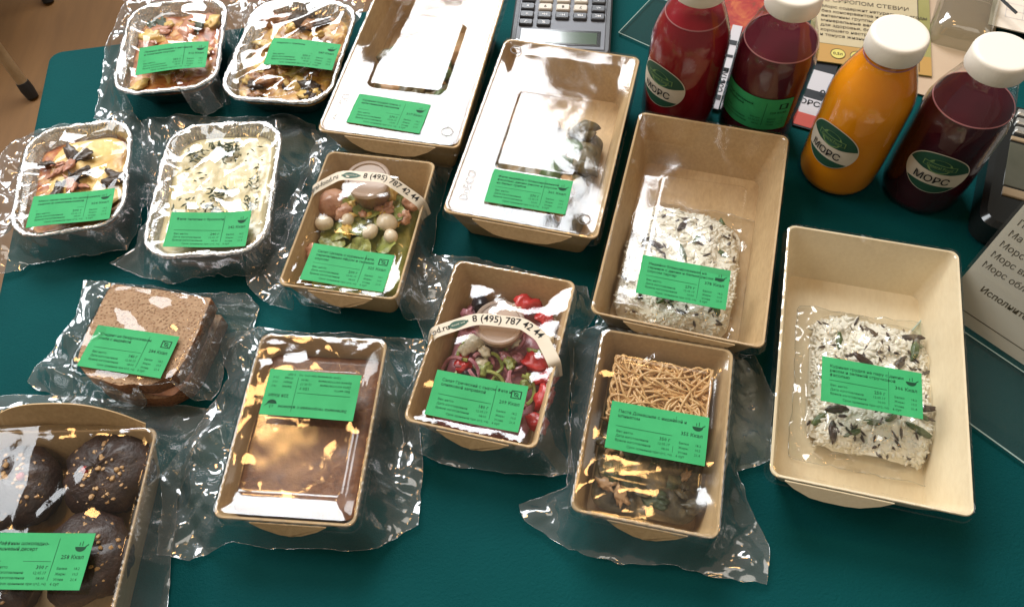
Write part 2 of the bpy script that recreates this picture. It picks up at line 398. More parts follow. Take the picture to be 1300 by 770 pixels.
# ---------------------------------------------------------------- kraft trays and lids
def kraft_tray(parent, w, h, zr, ix, iy, m, tab=True, tabspan=(-.30, .36)):
    mb = MB(); wob = lambda P, k: P*(1+.0015*np.sin(np.arange(len(P))*.9+k))[:, None]
    n = 8
    loft(mb, [loop3(rr(w-2*ix, h-2*iy, .006, n), .0004), loop3(rr(w-.0034, h-.0034, .0055, n), zr-.0022), loop3(rr(w-.0004, h-.0004, .0055, n), zr-.0018),
              loop3(rr(w, h, .0055, n), zr-.0006), loop3(rr(w-.0008, h-.0008, .0052, n), zr), loop3(rr(w-.0030, h-.0030, .005, n), zr-.0003), loop3(rr(w-.0042, h-.0042, .005, n), zr-.0014), loop3(rr(w-2*ix-.001, h-2*iy-.001, .0055, n), .0012)], True, True)
    t = mb.build('kraft_tray', m, parent, sharp=30)
    if tab and tabspan:
        mb = MB(); a, b = tabspan; y = -h/2-.0002
        pts = [(a*w, 0), (a*w+.006, .45), (a*w+.016, .9), (a*w+.024, 1), (b*w-.024, 1), (b*w-.016, .9), (b*w-.006, .45), (b*w, 0)]
        f_ = [(x, y-.004*q-.001, zr-.001-.0095*q) for x, q in pts]; bk = [(x, yy+.0007, z) for x, yy, z in f_]
        k = len(pts)
        mb.add(f_+bk, [tuple(range(k)), tuple(range(2*k-1, k-1, -1))]+[(i, k+i, k+(i+1) % k, (i+1) % k) for i in range(k)])
        mb.build('pull_tab', m, t, smooth=False)
    return t
def clear_lid(parent, w, h, zr, panel=None, rise=.0024, bowl=False, m=None, ribs=True, skirt=.0065, warp=lambda x, y: 0*x):
    """thermoformed lid: ribbed skirt, flat top, raised or sunk panel (cx, cy, w, h)"""
    m = m or M['lid']; n = 220; mb = MB()
    rib = (.00022*np.sin(np.arange(n)*np.pi*.5))[:, None] if ribs else 0
    def lp(ww, hh, r, z, rb=0):
        P = rr(ww, hh, r, 8, n); return loop3(P*(1+0)+(P/np.linalg.norm(P, axis=1)[:, None])*rb, z)
    L = [lp(w+.0042, h+.0042, .007, zr-skirt), lp(w+.0030, h+.0030, .0065, zr-skirt+.0006), lp(w+.0016, h+.0016, .0062, zr-.0005, rib), lp(w+.0008, h+.0008, .006, zr+.0011, rib), lp(w-.0012, h-.0012, .006, zr+.0016, rib),
         lp(w-.0046, h-.0046, .0055, zr+.0016), lp(w-.0058, h-.0058, .0055, zr+.0009)]
    loft(mb, L)
    z0 = zr+.0009
    V, F = sheet(rr(w-.0058, h-.0058, .0055, 8, n), .0015 if panel else .0024, 1)
    X, Y = V[:, 0], V[:, 1]; z = np.full(len(V), z0)
    if panel:
        sd = rect_sd(X, Y, *panel[:2], 0, panel[2], panel[3], .005)
        q = np.clip(.5-sd/.0020, 0, 1); q = q*q*(3-2*q)
        if bowl:
            dr = -rect_sd(X, Y, 0, 0, 0, w-.0058, h-.0058, .0055); q2 = dr/(dr+np.maximum(sd, 0)+1e-6)
            z = z+rise*q2+.0007*np.clip(1-np.abs(sd)/.0016, 0, 1)-.0006*q
        else: z = z+rise*q
    ed = np.clip(-rect_sd(X, Y, 0, 0, 0, w-.0058, h-.0058, .0055)/.010, 0, 1)
    z = z+warp(X, Y)*ed
    mb.add(np.column_stack([V, z]), F)
    return mb.build('clear_lid', m, parent, sharp=25)
def emboss(parent, body, x, y, z, size, rot):
    p = Print(); p.text(body, x, y, size, rot=rot, res=3)
    p.build('embossed_mark', M['emboss'], parent, lambda P: np.column_stack([P, np.full(len(P), z)]))
def stud(parent, x, y, z, r=.0042):
    a = np.linspace(0, 2*np.pi, 21); mb = MB(); tube(mb, [(x+r*math.cos(t), y+r*math.sin(t), z) for t in a], .00045, 6); mb.build('lid_stud', M['emboss'], parent)

# ---------------------------------------------------------------- film bags
def bag(parent, outline, tray, top, seed, s_top=.05, s_flap=.75, wl=.017, wl_top=.02, label=None, m=None, sp=.0020, lift=.011, dome=None, name='film_bag', mt=None, sag=0.0, drop=1.6):
    """clear film over a pack: outline in world metres, tray = (cx, cy, ang, w, h, r)"""
    V, F = sheet(outline, sp, seed, .0009)
    x, y = V[:, 0], V[:, 1]
    d = rect_sd(x, y, *tray); e = dist_poly(densify(outline, .004), x, y)
    inside = d <= 0
    dd = np.maximum(d, 0); t = dd/(dd+e+.0004); t = np.clip(np.maximum(t, 1-np.exp(-dd/.011)), 0, 1)
    tent = (1-t)**drop
    zb = .0022+lift*(.5+.5*fnoise(x*30, y*30, seed))*np.clip(e/.012, .25, 1)
    cf = crumple(x, y, seed, wl*1.5, 4, .18)*s_flap+crumple(x, y, seed+13, wl*.5, 4, .3)*s_flap*.24; ct = crumple(x, y, seed+50, wl_top)*s_top
    # folds running out from the tray
    ang = np.arctan2(y-tray[1], x-tray[0]); rad = fnoise(ang*7, dd*25, seed+7, 2)
    dm = dome(x, y) if dome is not None else 0*x
    z_out = zb+(top+dm*(d < .03)-zb)*tent+(cf+.0022*rad)*np.clip(t*2.2, 0, 1)*np.clip(.35+e/.02, .35, 1)
    rg = np.random.RandomState(seed+77); rdg = 0*x
    for k in range(48):
        cu, cv = rg.choice([-1, 1])*tray[3]/2*rg.uniform(.35, 1), rg.choice([-1, 1])*tray[4]/2*rg.uniform(.35, 1)
        ca_, sa_ = math.cos(tray[2]), math.sin(tray[2]); px_, py_ = tray[0]+cu*ca_-cv*sa_, tray[1]+cu*sa_+cv*ca_
        th_ = math.atan2(py_-tray[1], px_-tray[0])+rg.normal(0, .55); ln = rg.uniform(.03, .09)
        al = (x-px_)*math.cos(th_)+(y-py_)*math.sin(th_); pe = np.abs(-(x-px_)*math.sin(th_)+(y-py_)*math.cos(th_))
        wd = rg.uniform(.0014, .0055); rdg = np.maximum(rdg, rg.uniform(.5, 1)*np.clip(1-pe/wd, 0, 1)*np.clip(al/.006, 0, 1)*np.clip((ln-al)/.02, 0, 1)*wd*.75)
    z_out = z_out+rdg*np.clip(t*3, 0, 1)*np.clip(.25+e/.012, .25, 1)
    z_out = np.maximum(z_out, .0014+.0012*np.abs(crumple(x, y, seed+3, .02))/.004)
    z_in = top+ct*np.clip(-d/.006, 0, 1)-sag*np.clip(-d/.016, 0, 1)
    z_in = z_in+dm
    z = np.where(inside, z_in, z_out)
    if label is not None:
        lx, ly, la, lz = label; ld = rect_sd(x, y, lx, ly, la, .060, .0325, .001)
        k = np.clip(1-ld/.006, 0, 1); z = z*(1-k)+np.minimum(z, lz-.0006)*k
    M4 = parent.matrix_basis.inverted() if parent else Matrix()
    ca, sa, tx, ty = M4[0][0], M4[1][0], M4[0][3], M4[1][3]
    mb = MB(); V3 = np.column_stack([ca*x-sa*y+tx, sa*x+ca*y+ty, z-(parent.location.z if parent else 0)])
    Fi = [f for f in F if d[f[0]] <= .0005 and d[f[1]] <= .0005 and d[f[2]] <= .0005]; si = set(Fi_ for Fi_ in map(tuple, Fi))
    mb.add(V3, F); mb.m = [2 if tuple(f) in si else 0 for f in F]
    nb = len(densify(outline, sp)); B3 = np.column_stack([x, y, z])[:nb]; B3 = np.vstack([B3, B3[:1]])
    B3 = np.column_stack([ca*B3[:, 0]-sa*B3[:, 1]+tx, sa*B3[:, 0]+ca*B3[:, 1]+ty, B3[:, 2]-(parent.location.z if parent else 0)])
    tube(mb, B3, .00022, 4, 1)
    return mb.build(name, [m or M['bag'], M['bagedge'], mt or M['bagtight']], parent, sharp=None)
def to_local(cx, cy_, a, x, y):
    dx, dy = x-cx, y-cy_; return (dx*math.cos(a)+dy*math.sin(a), -dx*math.sin(a)+dy*math.cos(a))
def to_world(cx, cy_, a, u, v): return (cx+u*math.cos(a)-v*math.sin(a), cy_+u*math.sin(a)+v*math.cos(a))

# ---------------------------------------------------------------- food helpers
def lumpy(parent, name, w, h, r, z, amp, m, seed, sp=.0022, freq=70, edge=.003, crown=0.0, at=None):
    V, F = sheet(rr(w, h, r, 6), sp, seed); x, y = V[:, 0], V[:, 1]
    d = -rect_sd(x, y, 0, 0, 0, w, h, r)
    zz = z+amp*fnoise(x*freq, y*freq, seed, 4)*np.clip(d/edge, .2, 1)-edge*.6*np.clip(1-d/edge, 0, 1)**2+crown*np.clip(d/(min(w, h)/2), 0, 1)**.6
    if at: x, y = x+at[0], y+at[1]
    mb = MB(); mb.add(np.column_stack([x, y, zz]), F); return mb.build(name, m, parent, sharp=None)
_bl = {}
def blob_mesh(name, m, seed, sx, sy, sz, rough=.25, nu=18, nv=11):
    key = (name, seed, sx, sy, sz, m.name)
    if key in _bl: return _bl[key]
    mb = MB(); rng = np.random.RandomState(seed); loops = []
    th = np.linspace(0, 2*np.pi, nu, endpoint=False)
    for k in range(1, nv):
        ph = math.pi*k/nv
        dx, dy, dz = np.sin(ph)*np.cos(th), np.sin(ph)*np.sin(th), np.full(nu, -math.cos(ph))
        q = 1+rough*(vnoise(dx*1.7+dz*1.3, dy*1.7-dz*.7, seed)+.6*vnoise(dx*3.9-dz, dy*3.9+dz*2, seed+4)+.35*vnoise(dx*8.3+dz*3, dy*8.3-dz*4, seed+8))
        loops.append(np.column_stack([dx*sx*q, dy*sy*q, dz*sz*q]))
    loft(mb, loops, True, True)
    me = bpy.data.meshes.new(name); me.from_pydata(mb.v, [], mb.f); me.materials.append(m)
    me.polygons.foreach_set('use_smooth', [True]*len(me.polygons)); me.update(); _bl[key] = me; return me
def put(name, me, parent, loc, rot=(0, 0, 0), sc=1):
    o = bpy.data.objects.new(name, me); o.location = loc; o.rotation_euler = rot; o.scale = (sc, sc, sc) if np.isscalar(sc) else sc
    return link(o, parent)
def grains(parent, name, m, n, seed, sampler, L, rad, zf, tilt=.5):
    rng = np.random.RandomState(seed); mb = MB(); a = np.arange(4)*np.pi/2
    P = np.column_stack([np.r_[-1, np.full(4, -.5), np.full(4, .5), 1], np.r_[0, np.cos(a), np.cos(a), 0], np.r_[0, np.sin(a), np.sin(a), 0]])
    F = [(0, 1+(i+1) % 4, 1+i) for i in range(4)]+[(1+i, 1+(i+1) % 4, 5+(i+1) % 4, 5+i) for i in range(4)]+[(9, 5+i, 5+(i+1) % 4) for i in range(4)]
    for k in range(n):
        x, y = sampler(rng); l = L*rng.uniform(.75, 1.25)/2; q = rad*rng.uniform(.8, 1.2)
        S = P*[l, q, q]; A = rng.uniform(0, 2*np.pi); B = rng.normal(0, tilt)
        ca, sa, cb, sb = math.cos(A), math.sin(A), math.cos(B), math.sin(B)
        X = S[:, 0]*cb-S[:, 2]*sb; Z = S[:, 0]*sb+S[:, 2]*cb
        mb.add(np.column_stack([x+X*ca-S[:, 1]*sa, y+X*sa+S[:, 1]*ca, zf(x, y)+Z+rng.uniform(-.001, .0012)]), F)
    o = mb.build(name, m, parent, sharp=None); o['kind'] = 'stuff'; return o

# ================================================================ FOIL TRAYS
def foil_tray(parent, w, h, zr, seed):
    n = 520; mb = MB(); k = np.arange(n); rng = np.random.RandomState(seed)
    P = lambda ww, hh, r: rr(ww, hh, r, 10, n)
    def off(Q, a): return Q*(1+a/np.linalg.norm(Q, axis=1))[:, None]
    rib = .0007*np.sin(k*2*np.pi/4); ir = .0006*vnoise(k*.11, k*0, seed)+.00035*vnoise(k*.7, k*0, seed+2); iz = .0007*vnoise(k*.08, k*0, seed+5)+.00025*vnoise(k*.8, k*0, seed+6)
    i = .0165
    crk = .00028*np.sin(k*2*np.pi/4+1.3*vnoise(k*.05, k*0, seed+9)); ir = ir+crk; iz = iz+.6*crk
    L = [loop3(off(P(w-2*i, h-2*i, .014), rib*.6), .0006), loop3(off(P(w-.0075, h-.0075, .021), rib), zr-.0022), loop3(off(P(w-.001, h-.001, .024), ir), zr-.0026+iz),
         loop3(off(P(w+.0006, h+.0006, .0245), ir), zr-.0010+iz), loop3(off(P(w-.0008, h-.0008, .024), ir), zr+.0004+iz), loop3(off(P(w-.0042, h-.0042, .0235), ir), zr+.0006-iz), loop3(off(P(w-.0062, h-.0062, .023), ir+rib*.3), zr-.0006+iz),
         loop3(off(P(w-.0085, h-.0085, .021), rib), zr-.0032), loop3(off(P(w-2*i-.0012, h-2*i-.0012, .0135), rib*.7), .0012)]
    loft(mb, L, True, True)
    return mb.build('foil_tray', M['foil'], parent, sharp=None)
def food_mat(name, stops, scale, rough=.4, bs=120, bd=.0012, coat=.25, dist=.6):
    m, nt, out = mat(name); p = N(nt, 'ShaderNodeBsdfPrincipled', i_Roughness=rough); p.inputs['Coat Weight'].default_value = coat; p.inputs['Coat Roughness'].default_value = .2
    f = noise(nt, scale, 6, .62, dist); nt.links.new(ramp(nt, f, stops), p.inputs['Base Color'])
    nt.links.new(bump(nt, noise(nt, bs, 5, .65), bd), p.inputs['Normal']); nt.links.new(p.outputs[0], out.inputs[0]); return m
M['lasagne'] = food_mat('baked_red_topping', [(.28, (.16, .05, .015)), (.42, (.42, .11, .035)), (.55, (.58, .27, .07)), (.72, (.70, .50, .20))], 85)
M['stew'] = food_mat('golden_braised_food', [(.28, (.10, .045, .015)), (.42, (.36, .16, .035)), (.56, (.62, .36, .08)), (.75, (.74, .54, .20))], 75)
M['stewchunk'] = food_mat('browned_meat', [(.3, (.12, .045, .015)), (.5, (.34, .14, .04)), (.7, (.52, .29, .10))], 130)
M['potato'] = food_mat('fried_potato', [(.3, (.52, .30, .06)), (.5, (.66, .44, .12)), (.7, (.76, .58, .22))], 110)
M['cheese'] = food_mat('melted_yellow_cheese', [(.30, (.50, .22, .045)), (.42, (.74, .46, .12)), (.65, (.86, .66, .28))], 40, .35)
M['mushroom'] = food_mat('dark_mushroom', [(.3, (.022, .014, .010)), (.7, (.10, .06, .035))], 80)
M['sauce'] = food_mat('pale_cream_sauce', [(.25, (.46, .36, .14)), (.5, (.66, .56, .32)), (.75, (.76, .68, .44))], 30, .3, 60, .0008)
M['herb'] = food_mat('dark_green_herb', [(.3, (.012, .022, .008)), (.7, (.055, .085, .025))], 120, .6)
M['ham'] = food_mat('pink_ham', [(.3, (.40, .13, .07)), (.7, (.62, .33, .20))], 60)

def foil_meal(label, cx, cy_, a, w, h, outline, lab, titles, kcal, wt, seed, filling, ztop=.0305, bend=.0011):
    t = thing('foil_meal', label, 'ready meal', (cx, cy_, 0), a, 'foil tray meals in clear bags')
    foil_tray(t, w, h, .030, seed)
    filling(t, w, h)
    lx, ly, la = lab; u, v = to_local(cx, cy_, a, lx, ly)
    label_part(t, u, v, .0335, la-a, titles, kcal, wt, '12.05.17', '08:00', bend=bend, seed=seed)
    bpy.context.view_layer.update()
    bag(t, outline, (cx, cy_, a, w-.001, h-.001, .024), ztop+.0006, seed+11, s_top=.26, wl_top=.030, s_flap=.8, label=(lx, ly, la, .0335-1.7*bend), sag=.0030)
    return t
def fill_lasagne(t, w, h):
    f = lumpy(t, 'filling', w-.0155, h-.0155, .018, .0205, .0035, M['lasagne'], 3, freq=75)
    rng = random.Random(5)
    for k in range(22):
        m, nm = ((M['ham'], 'ham_piece'), (M['cheese'], 'cheese_piece'), (M['herb'], 'herb_leaf'), (M['potato'], 'potato_piece'))[k % 4]
        put(nm, blob_mesh(nm, m, k % 5, .0085, .0058, .0022, .5), t, (rng.uniform(-.3, .3)*w, rng.uniform(-.36, .38)*h, .0212), (rng.uniform(-.3, .3), rng.uniform(-.3, .3), rng.uniform(0, 6)), rng.uniform(.7, 1.3))
def fill_stew(t, w, h):
    lumpy(t, 'filling', w-.0155, h-.0155, .018, .0195, .004, M['stew'], 8, freq=70)
    rng = random.Random(9)
    for k in range(40):
        m, nm = ((M['stewchunk'], 'meat_piece'), (M['potato'], 'potato_piece'), (M['mushroom'], 'mushroom_piece'), (M['stewchunk'], 'meat_piece'), (M['potato'], 'potato_piece'))[k % 5]
        put(nm, blob_mesh(nm, m, k % 6, .0090, .0062, .0034, .5), t, (rng.uniform(-.34, .34)*w, rng.uniform(-.38, .40)*h, .0208), (rng.uniform(-.5, .5), rng.uniform(-.5, .5), rng.uniform(0, 6)), rng.uniform(.6, 1.25))
def fill_cheese(t, w, h):
    lumpy(t, 'filling', w-.0155, h-.0155, .018, .0205, .003, M['lasagne'], 14, freq=60)
    rng = random.Random(3)
    V = rr(.055, .075, .02, 6)
    lumpy(t, 'cheese_crust', .058, .058, .02, .0235, .0022, M['cheese'], 15, freq=80, at=(.006, .014))
    lumpy(t, 'cheese_patch', .030, .05, .014, .0240, .0018, M['cheese'], 17, freq=80, at=(.020, -.004))
    for k in range(16):
        nm = 'mushroom_slice' if k % 3 else 'ham_piece'; m = M['mushroom'] if k % 3 else M['ham']
        put(nm, blob_mesh(nm, m, k % 5, .0085, .0030, .0018, .55), t, (rng.uniform(-.30, .12)*w, rng.uniform(-.10, .26)*h, .0248), (rng.uniform(-.4, .4), rng.uniform(-.4, .4), rng.uniform(0, 6)), rng.uniform(.7, 1.3))
    for k in range(4):
        put('mushroom_slice', blob_mesh('mushroom_slice', M['mushroom'], k, .0088, .0034, .0026), t, (.028, rng.uniform(-.015, .0), .026), (0, 0, rng.uniform(0, 6)), 1)
def fill_sauce(t, w, h):
    lumpy(t, 'filling', w-.0145, h-.0145, .018, .0225, .0022, M['sauce'], 21, freq=50)
    mb = MB(); rng = np.random.RandomState(4)
    cl = [(-.004, .042, .006, 60), (.004, .036, .006, 50), (-.026, .038, .004, 26), (-.022, .030, .004, 16), (.002, -.004, .005, 36), (.0, -.018, .006, 46), (-.03, -.03, .004, 26), (-.032, -.02, .004, 18), (.028, .004, .005, 16), (.028, -.014, .005, 22), (.03, .02, .004, 10), (-.02, -.014, .004, 12), (.0, 0, .03, 40)]
    for x, y, s_, n in cl:
        for k in range(n):
            px, py = rng.normal(x, s_), rng.normal(y, s_*.8)
            if abs(px) > w/2-.014 or abs(py) > h/2-.014: continue
            a = rng.uniform(0, 6.3); l = rng.uniform(.0008, .0034); q = rng.uniform(.0004, .0009); z = .0250+rng.uniform(-.0004, .0006)
            c_, s2 = math.cos(a), math.sin(a)
            pr = [(-l, 0, 0), (0, q, .0005), (l, 0, .0002), (0, -q, .0005), (0, 0, -.0008)]
            mb.add([(px+u*c_-v*s2, py+u*s2+v*c_, z+zz) for u, v, zz in pr], [(0, 3, 2, 1), (0, 1, 4), (1, 2, 4), (2, 3, 4), (3, 0, 4)])
    o = mb.build('chopped_dill', M['herb'], t, smooth=False); o['kind'] = 'stuff'

OUT = {
 'foilA': [(-0.3598, 0.6608), (-0.3412, 0.642), (-0.3485, 0.5818), (-0.344, 0.5436), (-0.3407, 0.4966), (-0.3057, 0.4934), (-0.2935, 0.518), (-0.2661, 0.5154), (-0.2577, 0.4954), (-0.2443, 0.4897), (-0.2299, 0.4956), (-0.23, 0.5329), (-0.2283, 0.5929), (-0.2252, 0.6471)],
 'foilB': [(-0.2387, 0.6485), (-0.2233, 0.5924), (-0.2339, 0.5527), (-0.2311, 0.5048), (-0.2128, 0.4913), (-0.1788, 0.4802), (-0.1532, 0.4886), (-0.132, 0.5635), (-0.1123, 0.6356)],
 'foilC': [(-0.4077, 0.4674), (-0.3868, 0.4873), (-0.3451, 0.4925), (-0.3108, 0.5029), (-0.2931, 0.479), (-0.2778, 0.4476), (-0.2689, 0.4142), (-0.2779, 0.3954), (-0.278, 0.3728), (-0.2857, 0.3567), (-0.3171, 0.352), (-0.3581, 0.3505), (-0.362, 0.3437), (-0.3849, 0.342), (-0.4097, 0.4182)],
 'foilD': [(-0.2986, 0.491), (-0.2456, 0.4898), (-0.1712, 0.483), (-0.152, 0.4707), (-0.1437, 0.4442), (-0.1614, 0.3895), (-0.1665, 0.3388), (-0.1881, 0.3248), (-0.2187, 0.3267), (-0.2367, 0.3228), (-0.263, 0.3289), (-0.2936, 0.3431), (-0.2775, 0.3603), (-0.2728, 0.3836), (-0.2908, 0.4487)],
 'sal1': [(-0.1549, 0.4666), (-0.1507, 0.4533), (-0.1651, 0.3975), (-0.1767, 0.3608), (-0.1977, 0.3375), (-0.1862, 0.3126), (-0.1705, 0.2982), (-0.1224, 0.2862), (-0.0833, 0.2787), (-0.0567, 0.2789), (-0.0499, 0.2953), (-0.0383, 0.3144), (-0.0409, 0.3284), (-0.0562, 0.3368), (-0.0469, 0.3877), (-0.0393, 0.4145), (-0.061, 0.4327)],
 'sand': [(-0.3126, 0.3314), (-0.2979, 0.3302), (-0.2553, 0.3181), (-0.1886, 0.3095), (-0.1801, 0.2989), (-0.1825, 0.2798), (-0.1976, 0.2685), (-0.1991, 0.2386), (-0.2028, 0.2274), (-0.2505, 0.2247), (-0.2935, 0.231), (-0.3288, 0.2481), (-0.3323, 0.2513), (-0.3239, 0.2718), (-0.3118, 0.3026)],
 'cake': [(-0.2071, 0.2786), (-0.1771, 0.2807), (-0.0829, 0.2673), (-0.0611, 0.2631), (-0.0663, 0.2119), (-0.0627, 0.1689), (-0.066, 0.137), (-0.0895, 0.1235), (-0.1181, 0.1236), (-0.1616, 0.1292), (-0.1754, 0.1324), (-0.2028, 0.1248), (-0.2223, 0.1284), (-0.2289, 0.1803), (-0.2144, 0.2005), (-0.1945, 0.2442)],
 'sal2': [(-0.0669, 0.3319), (-0.0264, 0.3307), (0.0538, 0.2971), (0.0568, 0.2742), (0.0408, 0.2506), (0.0322, 0.2048), (0.0312, 0.1624), (0.0172, 0.1603), (-0.0118, 0.1649), (-0.0512, 0.174), (-0.0739, 0.187), (-0.0793, 0.2128), (-0.0584, 0.258), (-0.0723, 0.2906)],
 'pasta': [(0.0374, 0.26), (0.0643, 0.2673), (0.1391, 0.2424), (0.1588, 0.2349), (0.166, 0.2063), (0.1538, 0.1616), (0.1317, 0.1565), (0.1346, 0.1355), (0.1411, 0.1115), (0.136, 0.0886), (0.1066, 0.0951), (0.0875, 0.1015), (0.0547, 0.106), (0.0232, 0.1153), (-0.0016, 0.1341), (-0.0043, 0.1449), (0.0263, 0.1527), (0.0338, 0.2043)],
 'muf': [(-0.3928, 0.2461), (-0.2938, 0.2381), (-0.2209, 0.2259), (-0.1994, 0.2215), (-0.2109, 0.19), (-0.2153, 0.1598), (-0.2060, 0.0060), (-0.3700, 0.0040)]}

foil_meal('foil tray of red baked layers, at the back beside the empty table corner', -.273, .5503, R(2), .087, .1125, OUT['foilA'], (-.2676, .529, R(2)),
          ['Лазанья домашняя с ветчиной', 'и томатным соусом'], '312', '250 г', 31, fill_lasagne)
foil_meal('foil tray of golden brown stew, tucked against the tall white-shining box', -.1705, .5348, R(-10), .093, .122, OUT['foilB'], (-.1588, .5225, R(-11)),
          ['Жаркое с грибами'], '287', '250 г', 32, fill_stew)
foil_meal('foil tray with half melted yellow cheese and dark mushrooms, on the table edge', -.3244, .4103, R(6.5), .083, .108, OUT['foilC'], (-.3163, .3763, R(5.5)),
          ['Мясо запеченное по-домашнему с', 'сыром и шампиньонами'], '354', '200 г', 33, fill_cheese)
foil_meal('foil tray of pale cream sauce scattered with green herbs', -.2144, .3912, R(-1), .0905, .1265, OUT['foilD'], (-.2125, .3487, R(-2.8)),
          ['Филе тилапии с брокколи'], '242', '240 г', 34, fill_sauce)

# ================================================================ LARGE LIDDED BOXES
BW, BH, BZ = .1106, .181, .040
M['rice'] = food_mat('cooked_white_rice', [(.3, (.84, .79, .66)), (.7, (.91, .88, .78))], 40, .5, 300, .0004, .1)
M['wild'] = food_mat('dark_wild_rice', [(.3, (.018, .010, .008)), (.7, (.07, .035, .02))], 90, .4)
M['bean'] = food_mat('green_bean', [(.3, (.04, .075, .018)), (.7, (.11, .16, .045))], 60, .4)
M['veg'] = food_mat('roasted_vegetables', [(.3, (.03, .028, .012)), (.5, (.12, .09, .035)), (.72, (.30, .20, .09))], 70)
M['chicken'] = food_mat('roast_chicken', [(.3, (.30, .15, .06)), (.6, (.52, .33, .17)), (.8, (.66, .48, .30))], 50)
def big_box(label, cx, cy_, a, lab, titles, kcal, wt, panel, km='kraft', lm=None, tabspan=(-.30, .34), marks=True, seed=0, warp=lambda x, y: 0*x):
    t = thing('lidded_food_box', label, 'food box', (cx, cy_, 0), a, 'large kraft food boxes with clear lids')
    kraft_tray(t, BW, BH, BZ, .0105, .0135, M[km], tabspan=tabspan)
    lid = clear_lid(t, BW, BH, BZ, panel, m=lm, warp=warp)
    if marks:
        emboss(lid, 'DoECO', -BW/2+.0145, -BH/2+.012, BZ+.0011, .0085, 90)
        stud(lid, -BW/2+.012, BH/2-.013, BZ+.0011); stud(lid, BW/2-.012, -BH/2+.014, BZ+.0011)
    lx, ly, la = lab; u, v = to_local(cx, cy_, a, lx, ly)
    label_part(t, u, v, BZ+.0018, la-a, titles, kcal, wt, '12.05.17', '10:00', bend=.00018, seed=seed)
    return t
def filled(cx, cy_, a, kind, label, seed, group='cooked portions inside the lidded boxes', y0=0.0):
    p = thing('cooked_portion', label, 'food', (cx, cy_, .0014), a, group)
    rng = random.Random(seed)
    w, h = BW-.030, BH-.036
    lumpy(p, 'garnish', w, h*.72, .012, .012, .005, M['veg'], seed, freq=60, crown=.006, edge=.008, at=(0, -.02+y0))
    for k in range(26):
        nm, m = (('chicken_piece', M['chicken']), ('vegetable_piece', M['veg']), ('bean_piece', M['bean']))[k % 3]
        put(nm, blob_mesh(nm, m, k % 5, .0095, .0055, .0045), p, (rng.uniform(-.4, .4)*w, rng.uniform(-.42, .2)*h+y0, .020), (rng.uniform(-.4, .4), rng.uniform(-.4, .4), rng.uniform(0, 6)), rng.uniform(.7, 1.4))
    return p
A1, A2, A3, A4 = R(-14.5), R(-17.3), R(-18.2), R(-16.6)
C1 = (-.0627, .5035); C2 = (.035, .415); C3 = (.1303, .3243); C4 = (.2187, .2119)
big_box('large kraft box with its lid mirroring the window, beside the stew tray', *C1, A1, (-.0841, .4409, R(-16.5)),
        ['Куриная грудка гриль с', 'запеченными овощами'], '317', '270 г', (.0005, .0005, .0600, .0800), seed=1, warp=lambda x, y: .00045*fnoise(x*24, y*24, 3, 2)-.10*(y+.02)*np.clip((-.020-x)/.014, 0, 1)*np.clip((y+.025)/.03, 0, 1))
filled(*C1, A1, 'veg', 'chicken with vegetables inside the box with the whitest lid', 41)
big_box('large kraft box below the calculator, lid shining white in the middle', *C2, A2, (.0172, .3564, R(-16)),
        ['Филе индейки с бланшированной', 'фасолью, диким рисом и соусом', 'из белых грибов'], '361', '270 г', (.0012, -.0055, .0595, .0765), seed=2, warp=lambda x, y: .0010*fnoise(x*20, y*20, 12, 2)-.10*np.maximum(y-.035, 0)**1.2*.6)
filled(*C2, A2, 'veg', 'dark green garnish inside the box below the calculator', 42)
big_box('large kraft box of wild rice under a clear lid, touching the red juice bottle', *C3, A3, (.1127, .2728, R(-17.4)),
        ['Индейка бланшированная на', 'гарнире с диким и белым рисом и', 'соусом тартар'], '378', '270 г', (.0010, -.0050, .0600, .0780), lm=M['lid'], marks=False, seed=3, warp=lambda x, y: .00055*fnoise(x*22, y*22, 7, 2)-.060*np.clip(.034-x, 0, 1)*np.clip((.062-y)/.03, 0, 1))
big_box('large pale open-looking kraft box with one small rice pouch, front right', *C4, A4, (.2117, .1901, R(-16.2)),
        ['Куриная грудка на пару с диким', 'рисом и зеленой стручковой', 'фасолью'], '306', '250 г', None, km='kraft_pale', lm=M['lidflat'], tabspan=(-.42, .12), marks=False, seed=4)

